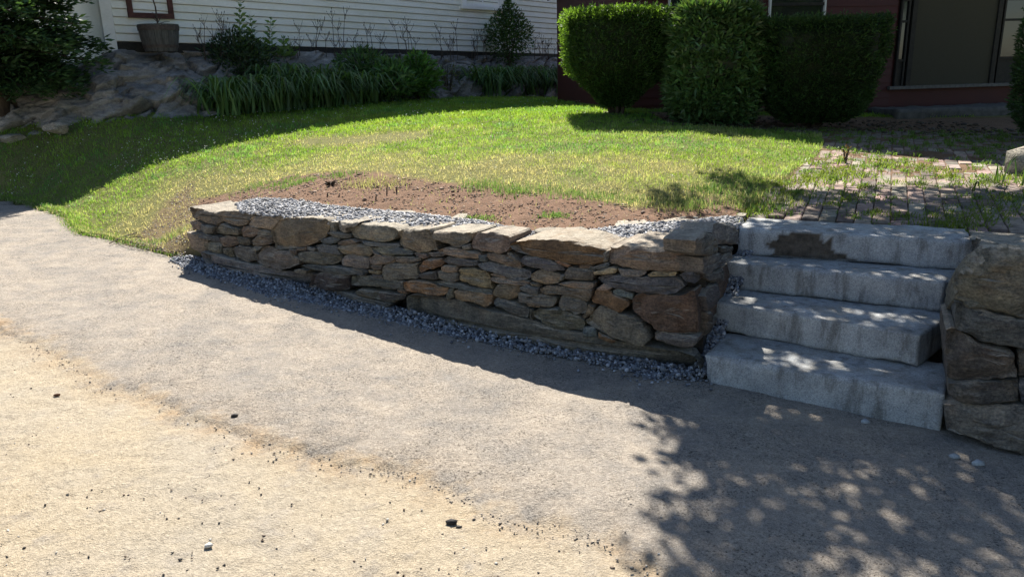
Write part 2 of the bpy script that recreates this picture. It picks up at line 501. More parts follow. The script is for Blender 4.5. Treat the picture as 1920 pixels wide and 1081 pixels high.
ax = axis(-6.9, 4.0, .02, -70, 70); ay = axis(1.3, 8.2, .02, -60, 30)
GX, GY = np.meshgrid(ax, ay); gx, gy = GX.ravel(), GY.ravel()
inr = inpoly(gx, gy, ROADPOLY)
_lawnside = [UG(*q)[:2] for q in ((-200, 352), (0, 373), (60, 384), (85, 394), (118, 404), (134, 424), (152, 440), (200, 447), (232, 456), (264, 464), (300, 474), (340, 484))] + [(-2.6, 6.75), (0, 5.6), (2, 6), (10, 8), (10, 40), (-60, 40), (-60, 12)]
under = sstep(dpoly(gx, gy, _lawnside) * np.where(inpoly(gx, gy, _lawnside), 1, -1), -.01, .12) * .12
de = dpoly(gx, gy, EDGE, False) * np.where(inr, 1, -1) + .05 * fbm(gx * 4, gy * 4, 3) + .03 * fbm(gx * 14, gy * 14, 5)
vary = np.clip(.55 + .9 * fbm(gx * .9, gy * .9, 19) + .35 * sstep(-gx, 0, 2.5), .15, 1)
lip = .022 * vary * (1 - sstep(de, -.06 + .03 * vary, .01)) + .022 * (1 - vary) * (1 - sstep(de, -.25, .1)) + .008 * sstep(de, -.5, -.03) * (fbm(gx * 20, gy * 20, 17) - .2)
gz = g(gx) - under + lip - .024 + .010 * fbm(gx * .9, gy * .9, 8) + .003 * fbm(gx * 9, gy * 9, 9) + .0018 * VN(4)(gx * 33, gy * 33)
dust = sstep(de, -.30, .12) * .85 + .18 * (fbm(gx * .7, gy * .7, 12) + .1)
dust = np.where(de < -.3, dust * .6 + .12 * sstep(-gy, -3.2, -1.8), dust)
edge = np.where(de < 0, sstep(de, -.38, -.03), 1 - sstep(de, .0, .22)) * (inr | (de > -.5)) * (.35 + .65 * vary)
V = np.c_[gx, gy, gz]; F = gridfaces(len(ax), len(ay))
rd = inr[F].sum(1) >= 3
v1, f1, (a1, e1) = sub(V, F, ~rd, [dust, edge]); v2, f2, (a2, e2) = sub(V, F, rd, [dust, edge])
LAWN_EDGE = [UG(*q)[:2] for q in ((-200, 352), (0, 373), (60, 384), (85, 394), (118, 404), (134, 424), (152, 440), (200, 447), (232, 456), (264, 464), (300, 474), (340, 484))]
FRONT_LIM = [tuple(p) for p in LAWN_EDGE]
INNER = [inward(WC[i], wn[i], .13) for i in range(0, 60, 3)] + [inward(WC[-1], wn[-1], .13)]
LAWNPOLY = [(-80, 16.)] + FRONT_LIM + INNER + [tuple(CORNER + SIDE_D * .4 + np.array([-.15, .05])), tuple(TBL + np.array([-.05, -.15])), tuple(TBL), tuple(TBR),
            tuple(PIER0[:2] + PIER_D * .18 - PIER_N * .45), tuple(PIER0[:2] + PIER_D * 5 - PIER_N * .45), (30, 2), (80, 2), (80, 120), (-80, 120)]
fl = inpoly(v1[:, 0], v1[:, 1], LAWNPOLY) & (dpoly(v1[:, 0], v1[:, 1], LAWNPOLY) > .6)
keep = ~(fl[f1].all(1))
v1, f1, (a1, e1) = sub(v1, f1, keep, [a1, e1])
tag(mk('driveway', v1, f1, MAT['drive'], smooth=True, attr={'dust': a1, 'edge': e1}, origin=(0, 0, 0)), 'worn grey asphalt driveway dusted with sand', None, None, 'structure')
tag(mk('sandy_road', v2, f2, MAT['drive'], smooth=True, attr={'dust': a2, 'edge': e2}, origin=(0, 0, 0)), 'sandy tan road surface below the asphalt', None, None, 'structure')
gv = np.array([(-500, -500, -.45), (500, -500, -.45), (500, 500, -.45), (-500, 500, -.45)])
tag(mk('ground', gv, np.array([[0, 1, 2, 3]]), simple('far_ground', (.05, .07, .03), (.12, .13, .06), .6, .95), origin=(0, 0, 0)), 'wide ground reaching the horizon', None, None, 'structure')

# ------------------------------------------------------------------ lawn terrain
SOIL_PX = [(372, 372), (430, 362), (500, 343), (545, 332), (600, 326), (650, 322), (720, 330), (800, 340), (870, 348), (930, 352), (1000, 362), (1080, 372), (1130, 378),
           (1200, 388), (1270, 384), (1330, 376), (1390, 396), (1400, 420), (1300, 440), (1100, 470), (900, 450), (700, 430), (500, 415), (360, 395)]
SOIL = [UT(*q)[:2] for q in SOIL_PX]
DIRT2 = [UG(*q)[:2] for q in ((228, 462), (262, 440), (300, 428), (340, 405), (370, 395), (380, 470), (340, 492), (300, 480))]
BARE = [[UT(*q)[:2] for q in ((545, 268), (600, 258), (690, 255), (790, 250), (770, 262), (690, 272), (600, 276))]]
PATH = [UT(*q)[:2] for q in ((1372, 412), (1400, 395), (1440, 360), (1470, 335), (1500, 310), (1530, 293), (1545, 270), (1540, 252), (1420, 243), (1250, 232))] + [(2.0, 11.9), (9, 12.4), (9, 3.6)] + [tuple(PIER0[:2] + PIER_D * .2 - PIER_N * .45), tuple(TBR), tuple(TBL)]
lx = axis(-8.5, 7.5, .05, -80, 80); ly = axis(4, 20.5, .05, 3.2, 120)
LX, LY = np.meshgrid(lx, ly); lx_, ly_ = LX.ravel(), LY.ravel()
ins = inpoly(lx_, ly_, LAWNPOLY)
df = dpoly(lx_, ly_, FRONT_LIM + [(-3.0, 6.6)], False)
def soilmask(X, Y):
    n = .16 * fbm(X * 2.2, Y * 2.2, 21) + .07 * fbm(X * 9, Y * 9, 22)
    m = 0
    for P_ in (SOIL, DIRT2):
        s = dpoly(X, Y, P_) * np.where(inpoly(X, Y, P_), 1, -1) + n
        m = np.maximum(m, sstep(s, -.10, .08) * (1.0 if P_ is SOIL else .6))
    return m
soil = soilmask(lx_, ly_)
inpath = inpoly(lx_, ly_, PATH)
rough = .018 * fbm(lx_ * .8, ly_ * .8, 31) + .006 * fbm(lx_ * 5, ly_ * 5, 32) + soil * (.012 * fbm(lx_ * 11, ly_ * 11, 33) + .008 * VN(6)(lx_ * 19, ly_ * 19))
lz = T(lx_, ly_) + np.where(inpath, -.022 + .010 * fbm(lx_ * 3, ly_ * 3, 35) + .004 * VN(36)(lx_ * 16, ly_ * 16), rough)
tt = sstep(df, 0, .25)
lz = np.where(df < .25, (g(lx_) + .036) * (1 - tt) + lz * tt, lz)
lz = np.where(ins, lz, np.where((df < .5), g(lx_) - .06, -9))
V = np.c_[lx_, ly_, lz]; F = gridfaces(len(lx), len(ly))
keep = (V[F][:, :, 2] > -5).all(1) & (ins[F].sum(1) >= 2)
v1, f1, (a1,) = sub(V, F, keep, [np.maximum(soil, inpath * .9)])
tag(mk('lawn', v1, f1, MAT['soil'], smooth=True, attr={'soil': a1}, origin=(0, 0, 0)), 'sloping front lawn with a strip of bare reddish soil', None, None, 'structure')
def TZ(X, Y):
    X = np.asarray(X, float); Y = np.asarray(Y, float)
    s = soilmask(X, Y)
    z = T(X, Y) + .018 * fbm(X * .8, Y * .8, 31) + .006 * fbm(X * 5, Y * 5, 32)
    d = dpoly(X, Y, FRONT_LIM + [(-3.0, 6.6)], False); t = sstep(d, 0, .25)
    return np.where(d < .25, (g(X) + .036) * (1 - t) + z * t, z)

# ------------------------------------------------------------------ fieldstones
def resample(P, n):
    P = np.asarray(P, float); Q = np.r_[P, P[:1]]
    L = np.r_[0, np.cumsum(np.linalg.norm(np.diff(Q, axis=0), axis=1))]
    s = np.linspace(0, L[-1], n, endpoint=False)
    return np.c_[[np.interp(s, L, Q[:, k]) for k in range(P.shape[1])]].T
COLS = {'g': (.150, .140, .124), 'b': (.168, .138, .108), 'r': (.20, .125, .078), 's': (.105, .113, .122), 't': (.25, .205, .135), 'd': (.098, .090, .080), 'o': (.148, .140, .110), 'l': (.32, .30, .26), 'q': (.135, .097, .074)}
def stone(P3, n, depth, color, parent, seed, bulge=.02, M_=30, amp=.010, name='stone', kup=0.0, smo=.94, back=.93, tilt=None, taper_dir=None, ext=None, cuts=6):
    P3 = np.asarray(P3, float); n3 = np.array([n[0], n[1], 0.0]); n3 /= np.linalg.norm(n3)
    t3 = np.array([-n3[1], n3[0], 0]); u3 = np.array([0, 0, 1.0])
    c = P3.mean(0)
    q = np.c_[(P3 - c) @ t3, (P3 - c) @ u3]; off = (P3 - c) @ n3
    q = resample(np.c_[q, off], M_)
    off = q[:, 2]; q = q[:, :2]
    q = smo * q + (1 - smo) / 2 * (np.roll(q, 1, 0) + np.roll(q, -1, 0))
    off = .5 * off + .25 * (np.roll(off, 1) + np.roll(off, -1))
    rs = np.random.RandomState(seed)
    ph = rs.rand(2) * 50
    j = np.array([[mn.noise(Vector((a * 28 + ph[0], b * 28, ph[1]))), mn.noise(Vector((a * 28, b * 28 + ph[0], ph[1] + 9)))] for a, b in q])
    hx, hy = max(.02, np.ptp(q[:, 0]) / 2), max(.015, np.ptp(q[:, 1]) / 2)
    q = q + j * min(.010, hy * .16)
    cx, cy = (q[:, 0].max() + q[:, 0].min()) / 2, (q[:, 1].max() + q[:, 1].min()) / 2
    bul = min(bulge, hy * .45)
    bev = min(.007, hy * .14)
    tl = rs.uniform(-.10, .10, 2) if tilt is None else tilt
    if depth < .1: depth = .1
    rings = []
    for ins_, o_, nz in ((0, -.9 * depth, 0), (0, -.5 * depth, .5), (0, -.25 * depth, .5), (0, -bev * 2.2, .6), (bev * .15, -bev * .9, .8), (bev * .7, .0, 1), (bev * 1.8, bul * .4, 1), (bev * 4, bul * .68, 1), (hy * .32, bul * .82, 1), (hy * .52, bul * .93, 1), (hy * .76, bul, 1)):
        ins_ = min(ins_, hy * .8)
        sx, sy = 1 - min(ins_ / hx, .9), 1 - min(ins_ / hy, .9)
        b_ = 1.0
        if o_ < -.3 * depth and taper_dir is None: b_ = 1 - (1 - back) * (-o_ / depth)
        rings.append((sx * b_, sy * b_, o_, nz))
    V = []
    def place(a, b, o, ofs, nz):
        p = c + t3 * a + u3 * b
        w_ = Vector((p[0] * 7 + ph[0], p[1] * 7, p[2] * 16 + ph[1]))
        h = mn.fractal(w_, .9, 2.1, 4) * amp * 1.3
        fac = mn.noise(Vector((p[0] * 5 + ph[1], p[1] * 5 + o * 5, p[2] * 5)))
        h += (abs(fac) - .25) * amp * 1.6
        # layered ledges: quantised height noise gives split, stepped faces
        lay = mn.noise(Vector((p[0] * 2.2 + ph[0], p[1] * 2.2, p[2] * 42)))
        h += (1 if lay > .08 else 0) * amp * .5
        cel = mn.cell(Vector((p[0] * 11 + ph[0], p[1] * 11, p[2] * 17 + ph[1])))
        h += cel * amp * .55
        o2 = o + h * nz + (a * tl[0] + b * tl[1]) * (nz > 0)
        dz = (mn.noise(Vector((p[0] * 9, p[1] * 9 + o * 9, ph[0]))) * .007 + kup * o) if nz < .7 else 0
        if ext is not None and o < 0: return p + n3 * (h * nz + ofs) + np.array([ext[0], ext[1], 0]) * (-o) + u3 * dz
        return p + n3 * (o2 + ofs) + u3 * dz
    for sx, sy, o_, nz in rings:
        for k in range(M_):
            V.append(place(cx + (q[k, 0] - cx) * sx, cy + (q[k, 1] - cy) * sy, o_, off[k], nz))
    V.append(place(cx, cy, bul * 1.02, off.mean(), 1)); V.append(c + n3 * (-.9 * depth + off.mean()) if ext is None else c + np.array([ext[0], ext[1], 0]) * .9 * depth)
    V = np.array(V); fr_i = np.r_[np.arange(5 * M_, len(rings) * M_), len(rings) * M_]
    for _k in range(cuts):           # split faces: random planes take off the high corners
        th_, ph_ = rs.uniform(.12, .75), rs.uniform(0, 6.283)
        dv = n3 * math.cos(th_) + (t3 * math.cos(ph_) + u3 * math.sin(ph_)) * math.sin(th_)
        pr = (V[fr_i] - c) @ dv; lim = np.quantile(pr, rs.uniform(.78, .95))
        V[fr_i] = V[fr_i] - dv[None] * np.maximum(0, pr - lim)[:, None] * .92
    F = []
    nr = len(rings)
    # ring order: which way is outward?
    area = np.sum(q[:, 0] * np.roll(q[:, 1], -1) - np.roll(q[:, 0], -1) * q[:, 1])
    for r_ in range(nr - 1):
        for k in range(M_):
            k2 = (k + 1) % M_
            f = (r_ * M_ + k, r_ * M_ + k2, (r_ + 1) * M_ + k2, (r_ + 1) * M_ + k)
            F.append(f if area > 0 else f[::-1])
    for k in range(M_):
        k2 = (k + 1) % M_
        f = ((nr - 1) * M_ + k, (nr - 1) * M_ + k2, nr * M_); F.append(f if area > 0 else f[::-1])
        f = (k2, k, nr * M_ + 1); F.append(f if area > 0 else f[::-1])
    v_ = rs.uniform(.85, 1.45)
    cc = tuple(float(np.clip(x * v_ * rs.uniform(.95, 1.05), 0, 1)) for x in COLS[color])
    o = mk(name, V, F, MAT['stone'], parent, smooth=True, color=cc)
    try:
        o.data.set_sharp_from_angle(angle=rad(27))
    except Exception:
        pass
    return o

Z1 = lambda P: [(340 + x / 4.005, 350 + y / 4.005) for x, y in P]
Z2 = lambda P: [(720 + x / 3.6025, 380 + y / 3.6025) for x, y in P]
Z3 = lambda P: [(1040 + x / 3.179, 380 + y / 3.179) for x, y in P]
Z4 = lambda P: [(1300 + x / 2.2065, 370 + y / 2.2065) for x, y in P]
ID = lambda P: P
ST = [
 # capstones: (map, polygon, colour, depth)
 (Z1, [(62,150),(74,238),(135,248),(185,278),(285,290),(300,264),(430,296),(475,294),(532,232),(590,195),(488,185),(300,175),(255,190),(150,165)], 'b', .42),
 (Z1, [(508,285),(545,225),(640,215),(745,222),(760,240),(725,300),(700,335),(600,312),(530,300)], 'b', .34),
 (Z1, [(680,320),(745,245),(800,232),(960,232),(1080,242),(1108,262),(1100,320),(1050,395),(985,430),(910,455),(745,472),(710,455),(695,400)], 'b', .32),
 (Z1, [(1108,262),(1165,258),(1158,335),(1112,338)], 'g', .3),
 (Z1, [(1165,258),(1340,268),(1270,290),(1240,300),(1245,345),(1205,345),(1175,330)], 'g', .3),
 (Z1, [(1240,310),(1270,290),(1350,280),(1500,288),(1610,310),(1640,345),(1620,388),(1560,412),(1440,408),(1320,395),(1260,355)], 'o', .34),
 (Z2, [(95,190),(130,178),(310,178),(325,205),(345,260),(362,320),(290,330),(230,335),(190,325),(110,290),(98,240)], 'b', .32),
 (Z2, [(318,235),(330,195),(420,192),(585,205),(585,262),(560,272),(520,300),(480,305),(420,275),(325,250)], 'o', .34),
 (Z2, [(525,290),(580,275),(585,315),(530,315)], 'g', .25),
 (Z2, [(590,285),(605,220),(640,205),(735,205),(850,222),(848,300),(838,330),(800,342),(690,325),(600,310)], 'b', .3),
 (ID, [(957,461),(964,452),(1000,449),(1033,448),(1085,453),(1108,460),(1137,468),(1142,480),(1128,494),(1100,498),(1060,495),(1030,486),(1000,479),(970,472)], 'r', .42),
 # second layer and body
 (Z1, [(66,262),(110,250),(148,275),(148,325),(75,325)], 'b', .3), (Z1, [(150,278),(200,288),(250,298),(235,355),(185,352),(150,327)], 'g', .3),
 (Z1, [(240,320),(310,272),(370,290),(445,315),(450,340),(440,362),(330,362),(245,354)], 'o', .3),
 (Z1, [(445,350),(465,295),(520,290),(590,325),(562,370),(500,382),(450,380)], 'b', .3), (Z1, [(565,342),(600,318),(680,345),(680,374),(575,364)], 'g', .25),
 (Z1, [(520,412),(545,378),(600,362),(687,376),(694,422),(610,440),(540,442)], 'b', .3), (Z1, [(60,335),(130,345),(190,400),(182,500),(150,512),(90,472),(64,400)], 'b', .35),
 (Z1, [(132,343),(200,354),(270,380),(287,422),(240,422),(180,392),(135,372)], 's', .3), (Z1, [(288,382),(330,365),(400,377),(414,432),(350,460),(300,442)], 'b', .3),
 (Z1, [(407,375),(500,383),(520,422),(490,444),(430,432),(412,408)], 'd', .28), (Z1, [(178,430),(210,412),(300,428),(310,502),(250,502),(190,472)], 'o', .3),
 (Z1, [(308,463),(380,456),(390,527),(370,532),(308,497)], 'b', .3), (Z1, [(388,455),(430,438),(500,450),(555,490),(560,552),(500,570),(440,542),(393,517)], 'g', .3),
 (Z1, [(508,470),(560,444),(612,448),(590,477),(530,494)], 'g', .25), (Z1, [(563,512),(600,458),(640,445),(740,478),(820,490),(882,550),(882,582),(840,602),(750,627),(700,620),(620,592),(563,567)], 'g', .32),
 (Z1, [(180,482),(300,505),(390,535),(500,572),(640,598),(750,628),(870,650),(965,655),(960,700),(935,775),(860,778),(700,750),(560,700),(400,650),(280,600),(205,540)], 'g', .35),
 (Z1, [(813,462),(865,480),(862,514),(835,502)], 'b', .2), (Z1, [(860,458),(937,455),(932,482),(870,480)], 'b', .2), (Z1, [(938,450),(1002,460),(1002,484),(945,474)], 'g', .2),
 (Z1, [(1043,402),(1095,380),(1202,382),(1165,427),(1060,434)], 's', .28), (Z1, [(1090,345),(1150,338),(1260,358),(1272,382),(1230,392),(1150,377)], 'g', .25),
 (Z1, [(1170,427),(1200,400),(1290,390),(1332,415),(1240,442),(1180,437)], 'b', .28), (Z1, [(1345,403),(1440,413),(1630,430),(1627,460),(1500,452),(1410,442)], 's', .28),
 (Z1, [(1003,440),(1060,432),(1165,440),(1180,482),(1207,512),(1120,507),(1028,497)], 's', .3), (Z1, [(1170,460),(1200,437),(1320,430),(1422,450),(1432,502),(1410,527),(1330,512),(1280,502),(1220,507)], 'b', .32),
 (Z1, [(1440,453),(1500,452),(1600,460),(1700,470),(1700,514),(1530,510),(1470,490)], 'g', .28), (Z1, [(1433,475),(1475,493),(1517,520),(1490,524),(1440,492)], 'b', .25),
 (Z1, [(873,500),(950,480),(1060,493),(1180,520),(1202,547),(1175,577),(1080,590),(980,580),(903,567)], 'o', .3), (Z1, [(1193,562),(1215,510),(1290,502),(1400,528),(1427,562),(1410,617),(1320,624),(1208,597)], 'g', .3),
 (Z1, [(1413,532),(1450,508),(1560,513),(1602,540),(1590,572),(1510,587),(1440,582)], 'b', .3), (Z1, [(1603,523),(1682,528),(1735,535),(1735,576),(1610,562)], 'b', .25),
 (Z1, [(883,592),(960,582),(1080,590),(1190,600),(1400,625),(1397,657),(1250,664),(1100,652),(950,622)], 's', .3), (Z1, [(843,625),(880,613),(940,630),(937,650),(850,647)], 'b', .2),
 (Z1, [(962,720),(990,653),(1080,645),(1257,665),(1277,730),(1250,777),(1200,783),(1080,775),(958,757)], 'd', .35), (Z1, [(1268,670),(1380,668),(1520,690),(1662,710),(1667,757),(1610,772),(1420,747),(1283,742)], 'g', .32),
 (Z1, [(1303,790),(1330,768),(1500,788),(1660,815),(1652,842),(1600,868),(1450,845),(1330,815)], 'o', .3), (Z1, [(1423,590),(1450,585),(1507,592),(1502,622),(1440,627)], 'd', .2),
 (Z1, [(1403,625),(1490,640),(1487,662),(1410,647)], 't', .2), (Z1, [(1420,657),(1500,665),(1517,692),(1430,682)], 'd', .2),
 (Z1, [(1075,780),(1200,787),(1320,812),(1440,848),(1590,876),(1560,915),(1300,880),(1090,845)], 'd', .25),
 (ID, [(717,500),(724,493),(785,493),(780,500),(785,521),(745,527),(716,524)], 'g', .3),
 (Z2, [(373,315),(420,300),(500,308),(640,343),(662,380),(600,384),(500,367),(383,335)], 'b', .3), (Z2, [(-20,303),(100,303),(190,328),(197,347),(130,352),(-20,345)], 's', .28),
 (Z2, [(203,335),(290,343),(307,370),(270,380),(213,350)], 'b', .25), (Z2, [(293,335),(380,333),(417,345),(400,364),(330,364)], 'g', .25),
 (Z2, [(73,375),(120,362),(235,373),(247,390),(190,407),(100,402)], 'b', .28), (Z2, [(-50,355),(60,368),(72,402),(30,417),(-50,412)], 'b', .28),
 (Z2, [(226,452),(255,395),(320,373),(385,373),(407,400),(385,432),(300,457),(240,477)], 'r', .3), (Z2, [(400,385),(430,366),(520,373),(637,390),(632,427),(560,432),(440,417)], 's', .3),
 (Z2, [(390,432),(420,418),(490,428),(497,470),(440,474),(393,460)], 'b', .28), (Z2, [(356,467),(380,458),(500,473),(502,527),(440,532),(363,512)], 'g', .3),
 (Z2, [(233,485),(270,470),(355,460),(362,517),(320,524),(243,517)], 'd', .28), (Z2, [(498,460),(520,440),(600,443),(690,463),(710,500),(732,587),(640,572),(560,547),(503,522)], 't', .32),
 (Z2, [(638,353),(700,358),(697,402),(645,397)], 's', .25), (Z2, [(683,345),(740,338),(820,353),(870,383),(927,410),(932,442),(850,432),(760,407),(700,382)], 'b', .3),
 (Z2, [(825,338),(850,343),(927,395),(920,407),(858,380)], 'b', .22), (Z2, [(630,415),(680,400),(800,418),(920,443),(987,465),(992,502),(960,524),(880,522),(760,482),(650,442)], 's', .3),
 (Z2, [(918,380),(935,358),(1030,363),(1120,383),(1200,428),(1217,462),(1100,464),(980,437),(928,412)], 's', .3), (Z2, [(1153,390),(1190,388),(1262,425),(1245,437),(1165,407)], 'r', .22),
 (Z2, [(713,480),(760,478),(822,495),(800,507),(728,497)], 'b', .22), (Z2, [(710,505),(800,508),(900,523),(987,530),(975,557),(910,557),(780,542),(718,527)], 'b', .3),
 (Z2, [(990,485),(1030,458),(1120,460),(1182,485),(1174,542),(1090,560),(1040,542),(996,517)], 'b', .3), (Z2, [(1183,490),(1217,488),(1207,527),(1180,532)], 'g', .2),
 (Z2, [(1213,470),(1240,435),(1320,438),(1422,460),(1412,500),(1400,527),(1300,522),(1223,512)], 'g', .3), (Z2, [(1173,547),(1260,528),(1422,540),(1410,577),(1380,587),(1260,572)], 'b', .28),
 (Z2, [(338,528),(430,528),(540,558),(650,578),(730,595),(720,614),(600,602),(450,572),(358,547)], 's', .28), (Z2, [(128,533),(200,523),(290,528),(380,568),(432,580),(432,612),(380,630),(280,620),(148,602),(126,570)], 'r', .3),
 (Z2, [(438,580),(470,578),(467,642),(430,662),(416,642)], 'g', .2), (Z2, [(468,600),(490,588),(560,588),(732,620),(732,682),(690,702),(600,682),(478,662)], 't', .3),
 (Z2, [(728,602),(760,548),(850,548),(917,565),(917,632),(850,652),(780,647),(730,627)], 'b', .3), (Z2, [(916,570),(960,553),(1047,578),(1047,622),(990,612),(918,587)], 's', .28),
 (Z2, [(916,605),(990,615),(1100,630),(1162,650),(1142,702),(1100,712),(1020,692),(918,662)], 'g', .3), (Z2, [(1048,580),(1100,560),(1250,573),(1417,588),(1402,642),(1380,672),(1300,647),(1200,627),(1058,622)], 'o', .3),
 (Z2, [(1163,682),(1190,633),(1250,630),(1340,653),(1372,690),(1362,747),(1300,750),(1200,717)], 'g', .3), (Z2, [(738,660),(760,643),(860,663),(982,720),(967,782),(880,757),(800,717),(743,687)], 's', .3),
 (Z2, [(983,715),(1007,723),(1002,792),(976,787)], 'd', .2), (Z2, [(1010,722),(1060,710),(1180,718),(1320,773),(1352,810),(1342,862),(1230,864),(1100,822),(1013,762)], 'o', .32),
 (Z2, [(958,678),(1040,693),(1052,710),(970,697)], 'b', .2), (Z2, [(-20,525),(60,523),(127,535),(132,587),(60,587),(-20,582)], 'd', .28),
 (Z2, [(83,590),(130,585),(152,612),(110,617)], 'r', .2), (Z2, [(-30,598),(60,608),(142,620),(127,652),(60,674),(-10,655)], 'd', .3), (Z2, [(983,535),(1040,548),(1047,574),(1000,563)], 'b', .2),
 (ID, [(759,556),(766,550),(803,554),(850,562),(900,577),(960,592),(1000,602),(1040,615),(1092,625),(1140,636),(1180,644),(1230,654),(1308,666),(1318,690),(1306,714),(1200,704),(1120,684),(1040,662),(960,640),(900,622),(840,608),(790,598),(762,590)], 'g', .34),
 (Z3, [(322,310),(330,270),(420,255),(590,270),(720,262),(800,275),(830,310),(820,390),(730,414),(560,402),(400,387),(333,360)], 'b', .50),
 (Z3, [(285,300),(320,285),(320,347),(290,352)], 'g', .25), (Z3, [(143,375),(160,365),(237,368),(217,390),(150,392)], 'b', .22), (Z3, [(195,392),(320,355),(332,368),(310,397),(225,402)], 's', .25),
 (Z3, [(226,415),(350,380),(374,392),(360,422),(240,430)], 't', .25), (Z3, [(378,392),(500,400),(552,410),(520,442),(400,432)], 'g', .25), (Z3, [(553,427),(580,410),(727,418),(712,442),(570,442)], 't', .4),
 (Z3, [(248,452),(300,430),(480,433),(760,453),(780,500),(740,532),(640,544),(500,537),(400,522),(268,472)], 's', .32), (Z3, [(738,430),(790,408),(835,402),(840,450),(830,490),(780,472)], 's', .55),
 (Z3, [(253,507),(300,478),(352,500),(320,527),(258,522)], 'b', .25), (Z3, [(338,522),(380,510),(472,545),(462,574),(348,542)], 's', .25),
 (Z3, [(213,577),(240,520),(330,526),(440,578),(452,605),(385,662),(300,627),(213,592)], 'r', .3), (Z3, [(456,575),(480,545),(600,540),(750,553),(835,515),(858,640),(852,780),(800,788),(755,784),(700,787),(600,757),(540,702),(468,640)], 'q', .8),
 (Z3, [(243,625),(270,610),(380,658),(470,688),(550,758),(572,820),(520,857),(420,837),(300,777),(178,715)], 'o', .3), (Z3, [(173,745),(240,738),(252,802),(190,802),(168,775)], 's', .22),
 (Z3, [(254,770),(330,798),(372,825),(340,840),(254,802)], 'r', .2), (Z3, [(198,600),(235,623),(227,655),(170,697),(153,685),(188,645)], 'b', .22),
 (Z3, [(598,770),(640,763),(755,788),(856,800),(852,840),(810,872),(700,852),(598,812)], 'g', .6),
]
rw = empty('retaining_wall', (float(WC[30, 0]), float(WC[30, 1]), float(g(WC[30, 0]))))
tag(rw, 'curved dry stone retaining wall of brown and grey fieldstones between lawn and driveway', 'retaining wall')
for i, (mp, poly, c_, dep) in enumerate(ST):
    px = mp(poly)
    cx_ = sum(p[0] for p in px) / len(px); cy_ = sum(p[1] for p in px) / len(px)
    px = [(cx_ + (x - cx_) * 1.0 - np.sign(x - cx_) * .2, cy_ + (y - cy_) - np.sign(y - cy_) * .2) for x, y in px]
    W_ = [UW(*q) for q in px]
    n_ = np.mean([w_[1] for w_ in W_], axis=0)
    big = dep >= .42
    stone([w_[0] for w_ in W_], n_, dep, c_, rw, 100 + i, bulge=.016 if i > 10 else .012, amp=.010 if dep < .3 else .014,
          M_=56 if len(poly) > 11 else 36, back=.97 if i <= 10 or big else .9, cuts=7,
          ext=(SIDE_D if (big and i > 11 and max(p[0] for p in px) > 1295) or max(p[0] for p in px) > 1298 else None))
# return of the wall beside the steps: stones on the side plane
side_n = np.array([SIDE_D[1], -SIDE_D[0]])
def US(x, y): return UPL(x, y, CORNER + side_n * .02, SIDE_D)
for i, (poly, c_, dep) in enumerate([
    ([(955,180),(985,118),(1050,128),(1090,190),(1084,245),(975,250)], 'g', .24), ([(838,225),(905,168),(950,195),(972,250),(967,292),(920,320),(845,310)], 'g', .20),
    ([(973,260),(1030,256),(1078,265),(1072,288),(980,292)], 'd', .35), ([(890,330),(960,298),(1052,288),(1050,335),(920,432),(892,420)], 'g', .4),
    ([(918,432),(1000,392),(1004,462),(940,470)], 'd', .35), ([(900,560),(940,500),(985,470),(975,560),(925,640),(905,640)], 'd', .25), ([(905,650),(935,640),(930,760),(905,800)], 'd', .2)]):
    P3 = [US(*q) for q in Z3(poly)]
    stone(P3, side_n, dep, c_, rw, 400 + i, bulge=.02, amp=.012)
# flat slates lying in the backfill behind the caps
def flat_slate(px, z, h, c_, seed, parent):
    P = np.array([UZ(x, y, z)[:2] for x, y in px]); P = resample(P, 14); ce = P.mean(0)
    rs = np.random.RandomState(seed); V = []
    for k, (s, zz) in enumerate(((.9, -.05), (1.0, 0), (1.0, h * .7), (.93, h), (.5, h * 1.05))):
        for p in P:
            q_ = ce + (p - ce) * s
            V.append((q_[0], q_[1], z + zz + .008 * mn.noise(Vector((q_[0] * 12, q_[1] * 12, seed)))))
    V.append((ce[0], ce[1], z + h * 1.05)); F = []
    for r_ in range(4):
        for k in range(14):
            F.append((r_ * 14 + k, r_ * 14 + (k + 1) % 14, (r_ + 1) * 14 + (k + 1) % 14, (r_ + 1) * 14 + k))
    for k in range(14): F.append((56 + k, 56 + (k + 1) % 14, 70))
    area = sum(P[k][0] * P[(k + 1) % 14][1] - P[(k + 1) % 14][0] * P[k][1] for k in range(14))
    if area < 0: F = [f[::-1] for f in F]
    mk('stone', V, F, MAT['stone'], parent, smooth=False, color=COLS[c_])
for i, (px, c_) in enumerate([
    ([(1152,425),(1165,412),(1200,411),(1215,420),(1208,432),(1160,434)], 'l'), ([(790,406),(822,408),(826,414),(805,418),(788,414)], 'd'), ([(835,418),(865,403),(878,404),(876,412),(846,424)], 'g'),
    ([(1000,436),(1030,430),(1056,432),(1058,440),(1010,442)], 'd'), ([(1060,432),(1090,430),(1105,436),(1090,441),(1062,439)], 'g'), ([(1235,420),(1290,408),(1345,412),(1350,425),(1290,436),(1240,436)], 'l'),
    ([(1245,440),(1260,426),(1330,428),(1338,440),(1300,452),(1255,452)], 'l'), ([(740,400),(770,398),(785,404),(760,410)], 'd'), ([(1370,408),(1385,402),(1402,404),(1396,412)], 'd')]):
    flat_slate(px, .725, .022, c_, i, rw)
